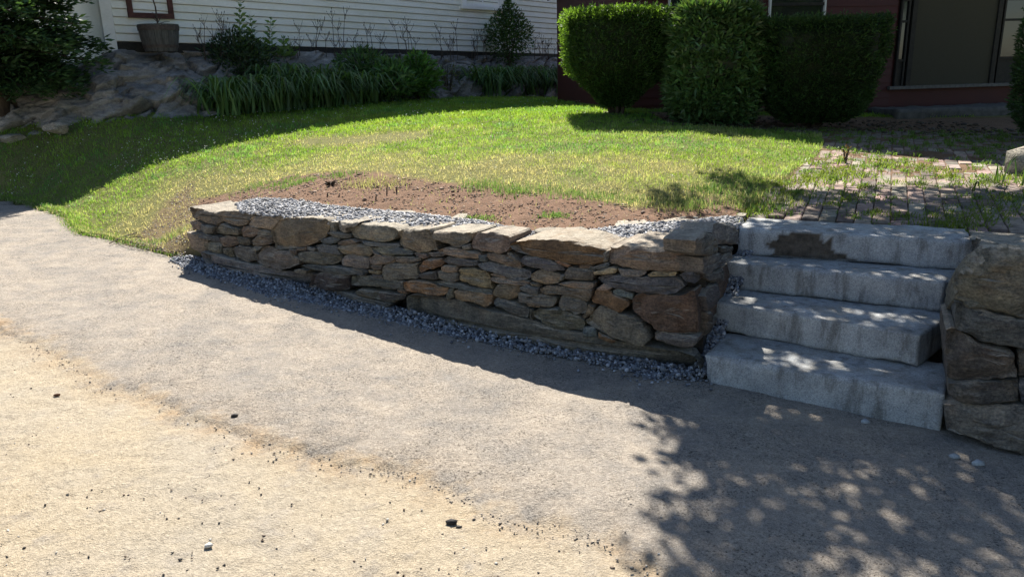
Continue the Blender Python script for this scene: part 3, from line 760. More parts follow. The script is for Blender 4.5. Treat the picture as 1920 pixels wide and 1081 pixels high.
# rubble core behind the face
CV, CF = [], []
for i in range(60):
    for o_, z_ in ((.135, -.15), (.135, .62), (.36, .63), (.36, -.15)):
        p = inward(WC[i], wn[i], o_); CV.append((p[0], p[1], z_))
for i in range(59):
    for k in range(4):
        CF.append((i * 4 + k, (i + 1) * 4 + k, (i + 1) * 4 + (k + 1) % 4, i * 4 + (k + 1) % 4))
CF += [(0, 1, 2, 3), (236, 239, 238, 237)]
v3, f3 = box_vf((*(CORNER + SIDE_D * .85 - side_n * .26), -.15), 1.3, .3, .79, SIDE_D)
V, F = join([(CV, CF), (v3, f3)])
mk('rubble_core', V, F, MAT['core'], rw, kind='stuff')

# ------------------------------------------------------------------ granite steps
def rough_block(name, c8, res, mat, parent, seed, amp=.006, patch=None, chips=.012, color=None):
    """c8: bottom FL FR BR BL, top FL FR BR BL"""
    c8 = np.array(c8, float)
    L = (np.linalg.norm(c8[1] - c8[0]), np.linalg.norm(c8[3] - c8[0]), np.linalg.norm(c8[4] - c8[0]))
    n = [max(2, int(l / res)) for l in L]
    vid = {}; V = []; U = []
    def vert(i, j, k):
        key = (i, j, k)
        if key in vid: return vid[key]
        a, b, c = i / n[0], j / n[1], k / n[2]
        bot = (c8[0] * (1 - a) + c8[1] * a) * (1 - b) + (c8[3] * (1 - a) + c8[2] * a) * b
        top = (c8[4] * (1 - a) + c8[5] * a) * (1 - b) + (c8[7] * (1 - a) + c8[6] * a) * b
        vid[key] = len(V); V.append(bot * (1 - c) + top * c); U.append((a, b, c)); return vid[key]
    F = []
    for i in range(n[0]):
        for j in range(n[1]):
            F.append((vert(i, j, n[2]), vert(i + 1, j, n[2]), vert(i + 1, j + 1, n[2]), vert(i, j + 1, n[2])))
            F.append((vert(i, j, 0), vert(i, j + 1, 0), vert(i + 1, j + 1, 0), vert(i + 1, j, 0)))
        for k in range(n[2]):
            F.append((vert(i, 0, k), vert(i + 1, 0, k), vert(i + 1, 0, k + 1), vert(i, 0, k + 1)))
            F.append((vert(i, n[1], k), vert(i, n[1], k + 1), vert(i + 1, n[1], k + 1), vert(i + 1, n[1], k)))
    for j in range(n[1]):
        for k in range(n[2]):
            F.append((vert(0, j, k), vert(0, j, k + 1), vert(0, j + 1, k + 1), vert(0, j + 1, k)))
            F.append((vert(n[0], j, k), vert(n[0], j + 1, k), vert(n[0], j + 1, k + 1), vert(n[0], j, k + 1)))
    V = np.array(V); U = np.array(U); cen = c8.mean(0)
    pat = np.zeros(len(V))
    ex = (c8[1] - c8[0]) / L[0]; ey = (c8[3] - c8[0]) / L[1]; ez = np.array([0, 0, 1.])
    for i in range(len(V)):
        p = V[i]; a, b, c = U[i]
        q = Vector((p[0] * 5 + seed, p[1] * 5, p[2] * 5)); q2 = Vector((p[0] * 24 + seed, p[1] * 24, p[2] * 24))
        d1 = mn.fractal(q, .9, 2.0, 4) * amp * 1.6 + mn.noise(q2) * amp * .4
        da, db, dc = min(a, 1 - a) * L[0], min(b, 1 - b) * L[1], min(c, 1 - c) * L[2]
        s = sorted((da, db, dc))
        edge = max(0, 1 - s[1] / .02)
        chip = edge * (.35 + max(0, mn.noise(Vector((p[0] * 7 + seed * 3, p[1] * 7, p[2] * 7))) * 2.2)) * chips
        nrm = np.zeros(3)
        if db < 1e-6: nrm += -ey if b < .5 else ey
        if dc < 1e-6: nrm += ez if c > .5 else -ez
        if da < 1e-6: nrm += ex if a > .5 else -ex
        nrm /= np.linalg.norm(nrm) + 1e-9
        if patch is not None and b < 1e-6:
            m_ = float(inpoly(np.array([a]), np.array([c]), patch)[0])
            wob = mn.noise(Vector((a * 22, c * 6, 3.3))) * .04
            m_ = float(inpoly(np.array([a + wob]), np.array([c + wob * 2]), patch)[0])
            pat[i] = m_; d1 = d1 - m_ * (.012 + .008 * mn.noise(Vector((p[0] * 30, p[1] * 30, p[2] * 60))))
        V[i] = p + nrm * (d1 - chip)
    return mk(name, V, F, mat, parent, smooth=True, attr={'patch': pat}, color=color)
st = empty('granite_steps', (1.6, 3.8, 0))
tag(st, 'four rough grey granite slab steps beside the fieldstone wall', 'steps')
zb = [-.12, .197, .382, .562]
for i in range(4):
    fl_, fr_ = SFL[i].copy(), SFR[i].copy()
    d_ = (fr_ - fl_)[:2]; d_ /= np.linalg.norm(d_); n_ = np.array([-d_[1], d_[0]])
    dep = (.46, .44, .42, .40)[i]
    bl_ = fl_.copy(); br_ = fr_.copy(); bl_[:2] += n_ * dep; br_[:2] += n_ * dep
    if i == 1:
        fr_ = UZ(1728, 627, Zs[1]); br_ = br_ + np.array([d_[0], d_[1], 0]) * .05
    if i == 2: fr_ = UZ(1772, 528, Zs[2]); br_ = br_ + np.array([d_[0], d_[1], 0]) * .06
    if i == 3: fr_ = fr_ + np.array([d_[0], d_[1], 0]) * .02
    dn = lambda p: np.array([p[0], p[1], zb[i]])
    f2_ = dn(fl_)
    if i == 0: f2_[:2] += d_ * .05
    patch = [(.15, -.05), (.15, .55), (.17, .8), (.27, .93), (.36, .9), (.40, .75), (.44, .45), (.5, .2), (.54, -.05)] if i == 3 else None
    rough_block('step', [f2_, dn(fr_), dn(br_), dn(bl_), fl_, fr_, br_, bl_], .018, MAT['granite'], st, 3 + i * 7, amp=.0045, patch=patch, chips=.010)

# gravel packed into the slot between the wall return and the step ends
slot = []
for s_, z_ in ((.0, .06), (.35, .22), (.62, .40), (.95, .58), (1.25, .66)):
    a_ = CORNER + SIDE_D * s_ - side_n * .04
    b2_ = a_ + side_n * .09
    slot += [(a_[0], a_[1], -.1), (a_[0], a_[1], z_), (b2_[0], b2_[1], z_ - .01), (b2_[0], b2_[1], -.1)]
mk('packed_fill', slot, [(i * 4 + k, i * 4 + (k + 1) % 4, (i + 1) * 4 + (k + 1) % 4, (i + 1) * 4 + k) for i in range(4) for k in range(4)] + [(0, 1, 2, 3), (19, 18, 17, 16)], MAT['core'], rw, kind='stuff')
SLOT_ON = True

# ------------------------------------------------------------------ stone pier right of the steps
pier = empty('stone_pier', (float(PIER0[0] + .4), float(PIER0[1]), 0))
tag(pier, 'stacked wall of big dark boulders at the right of the granite steps', 'stone wall')
def UR(x, y): return UPL(x, y, PIER0[:2], PIER_D)
for i, (poly, c_, dep, bu) in enumerate([
    ([(1075,330),(1085,300),(1130,235),(1200,192),(1300,196),(1420,205),(1500,300),(1480,480),(1368,490),(1250,458),(1150,447),(1085,420)], 'g', .42, .06),
    ([(1083,430),(1150,452),(1330,500),(1460,500),(1470,625),(1368,628),(1200,602),(1088,542)], 'o', .6, .03),
    ([(1043,545),(1080,538),(1180,600),(1337,650),(1337,742),(1150,757),(1058,747),(1040,650)], 'g', .55, .03),
    ([(1053,765),(1130,760),(1347,755),(1347,852),(1180,860),(1110,847),(1053,815)], 'd', .55, .02),
    ([(1038,865),(1150,855),(1368,860),(1480,870),(1480,1090),(1368,1065),(1200,1012),(1048,957)], 't', .6, .03),
    ([(1345,636),(1500,632),(1520,742),(1347,742)], 'g', .5, .02), ([(1355,756),(1560,750),(1560,858),(1356,855)], 'b', .5, .02),
    ([(1478,505),(1640,500),(1650,622),(1480,624)], 'g', .5, .02), ([(1510,210),(1700,220),(1720,490),(1495,490)], 'b', .42, .04), ([(1490,870),(1750,880),(1760,1140),(1490,1092)], 'g', .6, .03),
    ([(1525,634),(1700,634),(1710,745),(1530,745)], 'o', .5, .02), ([(1570,752),(1740,755),(1745,868),(1572,860)], 'g', .5, .02)]):
    P3 = [UR(*q) for q in Z4(poly)]
    stone(P3, PIER_N, dep, 's' if c_ in 'ob' else 'g' if i == 4 else 'd' if i in (2, 5) else c_, pier, 600 + i, bulge=bu * 1.1, amp=.020 if i in (0, 8) else .013, M_=64, back=.97, kup=.45 if i in (0, 8) else .03, cuts=9, smo=.97)
# stones of the pier's flank behind the step ends
for i, (a, z0, z1, h) in enumerate([(.55, .35, .8, .5), (.95, .4, .8, .45), (1.35, .5, .76, .4)]):
    b0 = PIER0[:2] + PIER_D * .14 - PIER_N * a
    P3 = [np.array([*(b0 + (-PIER_N) * s), z]) for s, z in ((-.2, z0), (.2, z0 + .02), (.2, z1 - .02), (-.18, z1))]
    stone(P3, -PIER_D, .4, 'd', pier, 700 + i, bulge=.02, amp=.015)
v3, f3 = box_vf((*(PIER0[:2] + PIER_D * 2.2 - PIER_N * .3), -.15), 3.9, .35, .82, PIER_D)
v4, f4 = box_vf((*(PIER0[:2] + PIER_D * .45 - PIER_N * .95), -.15), .4, 1.2, .83, PIER_D)
V, F = join([(v3, f3), (v4, f4)])
mk('rubble_core', V, F, MAT['core'], pier, kind='stuff')

# ------------------------------------------------------------------ gravel
_ph = (1 + 5 ** .5) / 2
ICO = np.array([(-1, _ph, 0), (1, _ph, 0), (-1, -_ph, 0), (1, -_ph, 0), (0, -1, _ph), (0, 1, _ph), (0, -1, -_ph), (0, 1, -_ph), (_ph, 0, -1), (_ph, 0, 1), (-_ph, 0, -1), (-_ph, 0, 1)])
ICO /= np.linalg.norm(ICO[0])
ICF = np.array([(0,11,5),(0,5,1),(0,1,7),(0,7,10),(0,10,11),(1,5,9),(5,11,4),(11,10,2),(10,7,6),(7,1,8),(3,9,4),(3,4,2),(3,2,6),(3,6,8),(3,8,9),(4,9,5),(2,4,11),(6,2,10),(8,6,7),(9,8,1)])
def chips(name, P, size, mat, palette, flat=.7, seed=0, elong=1.4, parent=None, jit=.45):
    rs = np.random.RandomState(seed); n = len(P)
    L = ICO[None] * (1 + rs.uniform(-jit, jit, (n, 12, 1)))
    L = L * np.c_[rs.uniform(.8, elong, n), rs.uniform(.7, 1.05, n), rs.uniform(flat * .7, flat * 1.2, n)][:, None]
    # random tilt and yaw
    a = rs.uniform(0, 6.283, n); b = rs.normal(0, .45, n)
    x, y, z = L[..., 0], L[..., 1], L[..., 2]
    y2 = y * np.cos(b)[:, None] - z * np.sin(b)[:, None]; z2 = y * np.sin(b)[:, None] + z * np.cos(b)[:, None]
    x3 = x * np.cos(a)[:, None] - y2 * np.sin(a)[:, None]; y3 = x * np.sin(a)[:, None] + y2 * np.cos(a)[:, None]
    L = np.stack([x3, y3, z2], -1) * np.asarray(size).reshape(-1, 1, 1) + np.asarray(P)[:, None]
    pal = np.array(palette); cc = pal[rs.randint(0, len(pal), n)] * rs.uniform(.7, 1.35, (n, 1))
    F = (ICF[None] + (np.arange(n) * 12)[:, None, None]).reshape(-1, 3)
    return mk(name, L.reshape(-1, 3), F, mat, parent, cols=np.repeat(cc, 12, 0), origin=(0, 0, 0), kind='stuff')
def scatter(poly, n, rs):
    P = np.array([p[:2] for p in poly]); lo, hi = P.min(0), P.max(0); out = np.zeros((0, 2))
    while len(out) < n:
        q = rs.uniform(lo, hi, (n * 3, 2)); q = q[inpoly(q[:, 0], q[:, 1], P)]
        out = np.r_[out, q]
    return out[:n]
BLU = [(.15, .165, .19), (.23, .245, .275), (.11, .115, .135), (.34, .355, .39), (.19, .19, .2)]
outer = [(318, 488), (345, 502), (385, 516), (432, 529), (500, 555), (557, 565), (610, 574), (665, 587), (715, 600), (789, 616), (839, 628), (886, 636), (942, 650), (997, 659), (1067, 673), (1120, 684), (1157, 691), (1197, 702), (1235, 712), (1307, 714), (1331, 706), (1326, 690), (1318, 655)]
inner = [(1300, 690), (1200, 682), (1100, 662), (1000, 636), (900, 612), (800, 590), (700, 568), (600, 540), (500, 515), (420, 495), (360, 475), (330, 478)]
GP = [UG(*q)[:2] for q in outer] + [UG(*q)[:2] for q in inner]
rs = np.random.RandomState(5)
q = scatter(GP, 9000, rs); 
# thin out towards the outer edge so that it breaks up
dd_ = dpoly(q[:, 0], q[:, 1], [UG(*p)[:2] for p in outer], False) + rs.uniform(-.02, .05, len(q))
q = q[dd_ > .01]
dw = dpoly(q[:, 0], q[:, 1], WC, False)
z = g(q[:, 0]) - .010 + .050 * np.clip(1 - dw / .16, 0, 1) * rs.uniform(.3, 1, len(q)) + rs.uniform(0, .01, len(q))
chips('gravel_strip', np.c_[q, z], rs.uniform(.006, .0145, len(q)) * np.where(rs.rand(len(q)) < .04, 1.6, 1), MAT['gravel'], BLU, .9, 1, 1.15)['label'] = 'blue grey crushed gravel along the foot of the wall'
G1 = [(440, 380), (480, 371), (560, 373), (620, 383), (680, 390), (750, 396), (830, 404), (900, 412), (960, 424), (1005, 433), (1000, 447), (900, 436), (830, 431), (740, 426), (650, 418), (570, 408), (500, 402), (450, 395)]
G2 = [(1080, 433), (1150, 424), (1230, 416), (1290, 412), (1392, 402), (1396, 425), (1280, 436), (1200, 446), (1140, 458), (1080, 445)]
Pz = []
for Gp, n_ in ((G1, 7500), (G2, 3500)):
    pg = [UZ(x, y, .74)[:2] for x, y in Gp]
    q = scatter(pg, n_, rs)
    e_ = dpoly(q[:, 0], q[:, 1], pg)
    q = q[(e_ + rs.uniform(-.01, .03, len(q))) > .01]; e_ = dpoly(q[:, 0], q[:, 1], pg)
    Pz.append(np.c_[q, .722 + .028 * np.clip(e_ / .1, 0, 1) * rs.uniform(.3, 1, len(q)) + rs.uniform(0, .01, len(q))])
q = np.concatenate(Pz)
chips('gravel_backfill', q, rs.uniform(.007, .016, len(q)), MAT['gravel'], [(.21, .215, .235), (.31, .315, .335), (.13, .132, .145), (.42, .42, .43), (.24, .23, .22)], .9, 2, 1.15)['label'] = 'pale crushed gravel fill behind the top of the wall'
q_s = rs.uniform(0, 1.25, 900); q_w = rs.uniform(-.03, .065, 900)
qq = CORNER + SIDE_D * q_s[:, None] + side_n * q_w[:, None]
chips('slot_gravel', np.c_[qq, np.interp(q_s, [0, .35, .62, .95, 1.25], [.07, .23, .41, .59, .67])], rs.uniform(.007, .015, 900), MAT['gravel'], BLU, .9, 29, 1.15)['label'] = 'gravel packed between the wall end and the granite steps'
def road_z(x, y):
    return g(x) - .024 + .010 * fbm(np.asarray(x, float) * .9, np.asarray(y, float) * .9, 8)
# grit on the road and the driveway
q = np.array([UG(x, y) for x, y in zip(R.uniform(-60, 1250, 330), 1090 - 480 * R.rand(330) ** 1.3)])
ok = inpoly(q[:, 0], q[:, 1], ROADPOLY); q = q[ok]
chips('scattered_grit', np.c_[q[:, :2], road_z(q[:, 0], q[:, 1]) + .001], R.uniform(.0015, .0065, len(q)) * np.where(R.rand(len(q)) < .06, 1.8, 1), MAT['gravel'], [(.03, .028, .026), (.06, .05, .045), (.10, .07, .05), (.05, .045, .04), (.35, .33, .30)], .6, 3)['label'] = 'dark grit scattered over the sandy road'
e_ = np.concatenate([np.linspace(EDGE[i], EDGE[i + 1], 60) for i in range(3, len(EDGE) - 3)])
e_ = e_[R.rand(len(e_)) < .75] + R.normal(0, .035, (int(0), 2)).sum() if False else e_ + R.normal(0, .045, e_.shape)
e_ = e_[R.rand(len(e_)) < .5]
chips('broken_asphalt_edge', np.c_[e_, road_z(e_[:, 0], e_[:, 1]) + .004], R.uniform(.002, .006, len(e_)), MAT['gravel'], [(.20, .17, .14), (.30, .26, .22), (.12, .11, .10), (.40, .33, .25)], .6, 4)['label'] = 'crumbled asphalt crumbs along the sandy edge'
fg = np.array([UG(x, y) for x, y in zip(R.uniform(1150, 2050, 260), R.uniform(720, 1090, 260))])
ow = np.array([UG(*p)[:2] for p in outer[:21]]); k_ = R.randint(0, 20, 240); t_ = R.rand(240, 1); st_ = ow[k_] * (1 - t_) + ow[k_ + 1] * t_ + np.c_[R.normal(0, .05, 240), -np.abs(R.normal(0, .06, 240))]
chips('stray_gravel', np.c_[st_, g(st_[:, 0]) + .004], R.uniform(.004, .011, 240), MAT['gravel'], BLU, .8, 19, 1.2)['label'] = 'stray gravel pieces scattered off the strip onto the driveway'
chips('driveway_crumbs', np.c_[fg[:, :2], road_z(fg[:, 0], fg[:, 1]) + .020], R.uniform(.002, .007, len(fg)), MAT['gravel'], [(.16, .15, .14), (.08, .075, .07), (.3, .3, .3)], .6, 9)['label'] = 'small crumbs on the shaded driveway'
for (x, y, s, c_, lb) in [(846, 973, .017, (.025, .022, .022), 'black lump of asphalt alone on the sandy road in the foreground'), (440, 781, .016, (.04, .035, .03), 'dark elongated chip near the ragged asphalt edge'),
                          (105, 733, .015, (.16, .075, .04), 'rusty brown chip on the sand at far left'), (390, 1012, .013, (.6, .58, .54), 'white pebble on the sand near the bottom edge'),
                          (1623, 790, .020, (.35, .37, .38), 'pale pebble at the foot of the lowest granite step'), (1790, 857, .022, (.33, .35, .36), 'pale chip left of the base of the boulder pier'), (1834, 870, .022, (.36, .38, .39), 'upright pale chip in front of the boulder pier'),
                          (216, 393, .04, (.05, .05, .05), 'small dark stone where the lawn meets the driveway')]:
    p = UG(x, y); p[2] = float(road_z(np.array([p[0]]), np.array([p[1]]))[0]) + s * .35 + (0 if inpoly(np.array([p[0]]), np.array([p[1]]), ROADPOLY)[0] else .020)
    rr_ = np.random.RandomState(x)
    o = mk('pebble', ICO * s * (1 + rr_.uniform(-.35, .35, (12, 1))) * np.array([1.3, .8, .7]) + p, ICF, MAT['gravel'], cols=np.repeat([c_], 12, 0))
    tag(o, lb, 'pebble')
# soil crumbs and bark bits on the bare strip
q = scatter(SOIL, 5200, rs); q = q[R.rand(len(q)) < soilmask(q[:, 0], q[:, 1]) * .98]
chips('soil_clods', np.c_[q, TZ(q[:, 0], q[:, 1]) + .002], rs.uniform(.003, .009, len(q)) * np.where(rs.rand(len(q)) < .03, 2.0, 1), MAT['gravel'], [(.16, .10, .07), (.24, .16, .11), (.11, .07, .05), (.32, .24, .18), (.07, .045, .035)], .6, 5, 2.0)['label'] = 'reddish soil clods and bark bits on the bare strip'
q = scatter(DIRT2, 1300, rs)
chips('dirt_bits', np.c_[q, TZ(q[:, 0], q[:, 1]) + .002], rs.uniform(.003, .008, len(q)), MAT['gravel'], [(.28, .2, .14), (.38, .3, .22), (.15, .11, .08), (.3, .3, .3)], .6, 6, 2.0)['label'] = 'loose dirt and chips at the left end of the wall'

# ------------------------------------------------------------------ brick path
BD = topd; BN = topn
o0 = TBL + BN * .01
bw, bl = .112, .215
paths = []
tmplV, tmplF = None, None
def brick_vf(w_, l_, h_, b=.006):
    V = []
    for (s, z_) in ((0, 0), (0, h_ - b), (b, h_)):
        for a, c in ((-1, -1), (1, -1), (1, 1), (-1, 1)):
            V.append((a * (w_ / 2 - s), c * (l_ / 2 - s), z_))
    F = [(8, 9, 10, 11)]
    for r_ in range(2):
        for k in range(4): F.append((r_ * 4 + k, r_ * 4 + (k + 1) % 4, (r_ + 1) * 4 + (k + 1) % 4, (r_ + 1) * 4 + k))
    return V, F
bp = empty('brick_path', (3.0, 6.0, .75))
tag(bp, 'weedy red brick path from the granite steps towards the red house', None, None, 'structure')
bvf = brick_vf(bw - .006, bl - .006, .05)
bme = bpy.data.meshes.new('brick'); bme.from_pydata(bvf[0], [], bvf[1]); bme.materials.append(MAT['brick'])
spots = []
for i in range(-22, 48):
    for j in range(0, 34):
        p = o0 + BD * ((i + .5) * bw) + BN * ((j + .5) * bl + (.5 * bl if i % 2 else 0) - .5 * bl * 0)
        if not inpoly(np.array([p[0]]), np.array([p[1]]), PATH)[0]: continue
        spots.append(p)
spots = np.array(spots)
# in view first
def inview(p):
    q = np.array([p[0], p[1], .8]) - C0
    f = q[1] * _cp - q[2] * _sp; u = q[1] * _sp + q[2] * _cp
    return abs(q[0] / f) < .70
vis = np.array([inview(p) for p in spots]); spots = spots[vis & (spots[:, 1] < 10)]
order = np.argsort(np.hypot(spots[:, 0], spots[:, 1])); spots = spots[order]
ang = math.atan2(BD[1], BD[0])
far = []
zz = T(spots[:, 0], spots[:, 1])
for k, p in enumerate(spots):
    tx, ty = (T(p[0] + .1, p[1]) - T(p[0] - .1, p[1])) / .2, (T(p[0], p[1] + .1) - T(p[0], p[1] - .1)) / .2
    z_ = float(zz[k]) - .050 + rnd.uniform(-.005, .004) - .020 * max(0, min(1, (p[1] - 5.9) / .8)) * (.6 + .6 * rnd.random())
    s_ = rnd.choice([.55, .7, .85, 1, 1, 1.15, 1.3])
    if k < 298:
        o = bpy.data.objects.new('brick', bme); col.objects.link(o); o.parent = bp
        o.location = (p[0] - 3.0, p[1] - 6.0, z_ - .75)
        o.rotation_euler = (float(ty) + rnd.uniform(-.02, .02), -float(tx) + rnd.uniform(-.02, .02), ang + rnd.uniform(-.03, .03))
        o.color = (s_ * rnd.uniform(.9, 1.15), s_ * rnd.uniform(.9, 1.05), s_, 1)
    else:
        ca, sa = math.cos(ang), math.sin(ang)
        far.append(([(p[0] + a * ca - b * sa, p[1] + a * sa + b * ca, z_ + c) for a, b, c in bvf[0]], bvf[1]))
V, F = join(far)
mk('far_bricks', V, F, MAT['brick'], bp, kind='stuff', color=(.8, .8, .8))

# ------------------------------------------------------------------ grass
def blades(name, P, H, Wd, C, mat, lean=.35, seed=0, seg=2, bias=(0, 0)):
    rs = np.random.RandomState(seed); n = len(P)
    a = rs.uniform(0, 6.283, n); la = rs.uniform(0, 6.283, n); lm = np.abs(rs.normal(0, lean, n)) + .05
    wv = np.c_[np.cos(a), np.sin(a), np.zeros(n)] * (Wd / 2)[:, None]
    ld = np.c_[np.cos(la) * lm + bias[0], np.sin(la) * lm + bias[1], np.zeros(n)]
    up = np.array([0, 0, 1.])
    b0 = P - wv; b1 = P + wv
    mid = P + (up * .6 + ld * .35) * H[:, None]
    tip = P + (up * (1 - .35 * lm)[:, None] + ld) * H[:, None]
    if seg == 1:
        V = np.stack([b0, b1, tip], 1); F = np.arange(n * 3).reshape(n, 3); k = 3
    else:
        m0 = mid - wv * .7; m1 = mid + wv * .7
        V = np.stack([b0, b1, m1, m0, tip], 1); k = 5
        base = (np.arange(n) * 5)[:, None]
        F = np.concatenate([base + np.array([0, 1, 2]), base + np.array([0, 2, 3]), base + np.array([3, 2, 4])])
    return mk(name, V.reshape(-1, 3), F, mat, cols=np.repeat(C, k, 0), origin=(0, 0, 0), kind='stuff')
rs = np.random.RandomState(77)
def lawn_pts(n, ymin, ymax, power):
    out = []
    tot = 0
    while tot < n:
        Y = ymin + (ymax - ymin) * rs.rand(n) ** power
        X = rs.uniform(-.78, .78, n) * (Y + .6)
        k = inpoly(X, Y, LAWNPOLY) & ~inpoly(X, Y, PATH) & (X > -9.5) & (X < 7.3)
        out.append(np.c_[X, Y][k]); tot += k.sum()
    return np.concatenate(out)[:n]
Q = lawn_pts(330000, 4.6, 17.5, 1.15)
sm = soilmask(Q[:, 0], Q[:, 1])
bare = np.zeros(len(Q))
for B in BARE:
    s_ = dpoly(Q[:, 0], Q[:, 1], B) * np.where(inpoly(Q[:, 0], Q[:, 1], B), 1, -1)
    bare = np.maximum(bare, sstep(s_ + .25 * fbm(Q[:, 0] * 2, Q[:, 1] * 2, 41), -.25, .25))
patchy = fbm(Q[:, 0] * 1.6, Q[:, 1] * 1.6, 42); fine_ = fbm(Q[:, 0] * 7, Q[:, 1] * 7, 43)
nears = dpoly(Q[:, 0], Q[:, 1], SOIL)                         # thinner and dryer next to the bare strip
dry = np.clip(.10 + .95 * np.maximum(patchy, 0) + .55 * fine_ + .75 * (1 - sstep(nears, .05, 1.2)) + .5 * (1 - sstep(dpoly(Q[:, 0], Q[:, 1], DIRT2), .0, .9)) + .8 * bare - .5 * sstep(Q[:, 1], 9.2, 11), 0, 1)
keep = rs.rand(len(Q)) < np.clip((1 - sm) * (1 - .8 * bare) * (1.0 - .35 * dry) + .02, 0, 1)
Q, dry, fine_, patchy = Q[keep], dry[keep], fine_[keep], patchy[keep]
isd = rs.rand(len(Q)) < dry * .85
gcol = np.array([.150, .295, .036]) * (1 + .45 * fine_[:, None]) * (1 + .35 * rs.randn(len(Q), 1) * .5) + np.array([.07, .05, 0]) * np.clip(patchy[:, None] + .4, 0, 1)
cool = (fbm(Q[:, 0] * 2.7, Q[:, 1] * 2.7, 47) > .28)
gcol[cool] = gcol[cool] * np.array([.75, .95, 1.6])
dcol = np.array([.48, .42, .29]) * rs.uniform(.6, 1.3, (len(Q), 1))
mixw = np.clip(dry * .8 + .16 * rs.randn(len(Q)) + .12 * isd, 0, .9)[:, None]
C = np.clip(gcol * (1 - mixw) + dcol * mixw, .01, .9)
H = rs.uniform(.018, .048, len(Q)) * (1 + .45 * fine_) * np.where(isd, .75, 1) * (1 + .35 * sstep(Q[:, 1], 8, 13))
Wd = rs.uniform(.003, .0055, len(Q)) * np.clip(Q[:, 1] / 6, .9, 2.3)
tuft = fbm(Q[:, 0] * 16, Q[:, 1] * 16, 48); H = H * (1 + .7 * tuft); C = np.clip(C * (1 + .35 * tuft[:, None]), .01, .9)
P = np.c_[Q, TZ(Q[:, 0], Q[:, 1]) - .004]
blades('grass', P, H, Wd, C, MAT['grass'], .75, 1, 2)['label'] = 'short sunlit lawn grass with dry yellow patches'
# ragged taller fringe along driveway and wall end
fr = []
for i in range(1, len(FRONT_LIM) - 1):
    a, b = np.array(FRONT_LIM[i]), np.array(FRONT_LIM[i + 1])
    n_ = int(np.linalg.norm(b - a) * 1500); t = rs.rand(n_, 1)
    fr.append(a + (b - a) * t + rs.normal(0, .05, (n_, 2)) + np.array([0, .05]))
q = np.concatenate(fr); q = q[rs.rand(len(q)) > soilmask(q[:, 0], q[:, 1])]
C = np.where(rs.rand(len(q), 1) < .25, np.array([.38, .34, .25]), np.array([.13, .24, .04])) * rs.uniform(.6, 1.3, (len(q), 1))
blades('grass_fringe', np.c_[q, g(q[:, 0]) + .01], rs.uniform(.015, .045, len(q)), rs.uniform(.003, .006, len(q)), C, MAT['grass'], .9, 2, 2)['label'] = 'ragged grass fringe spilling over the driveway edge'
# tufts around the lower lawn, near the soil and the corner of the path
tufts = [(560, 345), (640, 330), (905, 350), (960, 358), (1010, 360), (1075, 368), (1130, 372), (1190, 380), (1250, 372), (1275, 386), (1300, 384), (1330, 360), (1385, 350), (1405, 372), (1425, 395), (1440, 380), (1390, 330), (480, 352), (870, 412), (905, 411), (1040, 405), (735, 347), (300, 455), (330, 440), (1290, 390), (1265, 392), (530, 345), (690, 345)]
tp, th, tc = [], [], []
for k, (x, y) in enumerate(tufts):
    c = UT(x, y); n_ = rs.randint(120, 320)
    s_ = .09 if k not in (18, 19, 20) else .04
    q = c[:2] + rs.normal(0, s_, (n_, 2)) * np.array([1.3, 1]); tp.append(q); th.append(rs.uniform(.025, .07, n_) * (1 if s_ > .05 else .5))
    tc.append(np.array([.12, .22, .06] if rs.rand() < .55 else [.30, .31, .17]) * rs.uniform(.6, 1.3, (n_, 1)))
q = np.concatenate(tp)
blades('grass_tufts', np.c_[q, TZ(q[:, 0], q[:, 1])], np.concatenate(th), rs.uniform(.003, .006, len(q)), np.concatenate(tc), MAT['grass'], .6, 3, 2)['label'] = 'taller grass tufts at the edge of the bare soil'
# clover blossoms in the shade
n_ = 560
q = []
while len(q) < n_:
    x, y = rs.uniform(0, 1120), rs.uniform(180, 400)
    line = np.interp(x, [0, 85, 250, 400, 500, 640, 850, 1140], [372, 372, 322, 282, 258, 238, 210, 190])
    if y > line + 4 or rs.rand() > .3 + .7 * (y > line - 55): continue
    p = UT(x, y)
    if p[1] < 7: continue
    if fbm(np.array([p[0] * 1.5]), np.array([p[1] * 1.5]), 51)[0] < -.15: continue
    q.append(p)
q = np.array(q)
chips('clover_blossoms', np.c_[q[:, :2], TZ(q[:, 0], q[:, 1]) + rs.uniform(.045, .075, len(q))], rs.uniform(.004, .008, len(q)), MAT['gravel'], [(.6, .6, .56), (.6, .62, .55)], 1, 8, 1.1)['label'] = 'white clover blossoms dotted over the shaded lawn'
# weeds in the brick joints
wp, wh, wc = [], [], []
cl = [(1765, 425, .16, 500), (1790, 410, .2, 700), (1850, 395, .25, 900), (1880, 370, .22, 700), (1600, 365, .1, 250), (1585, 375, .08, 200), (1540, 330, .2, 600), (1500, 340, .2, 700), (1470, 365, .22, 900), (1440, 385, .2, 900), (1450, 345, .15, 500), (1690, 405, .09, 260), (1640, 400, .07, 200), (1560, 385, .07, 160), (1420, 400, .12, 400), (1650, 300, .1, 260), (1660, 310, .14, 300), (1720, 310, .12, 240), (1760, 320, .15, 300), (1600, 326, .2, 500), (1560, 322, .15, 400), (1780, 330, .1, 240), (1620, 350, .08, 150), (1820, 420, .2, 400), (1700, 345, .12, 200), (1850, 345, .2, 500), (1900, 335, .2, 500), (1540, 305, .12, 200), (1580, 315, .12, 200)]
for x, y, s_, n_ in cl:
    c = UT(x, y); q = c[:2] + rs.normal(0, s_ * .6, (n_, 2)) * np.array([1.2, .8])
    wp.append(q); k_ = rs.rand(n_) < .55; q = q[k_]; n_ = len(q); wp[-1] = q; wh.append(rs.uniform(.012, .055, n_)); wc.append(np.array([.15, .21, .04]) * rs.uniform(.6, 1.35, (n_, 1)))
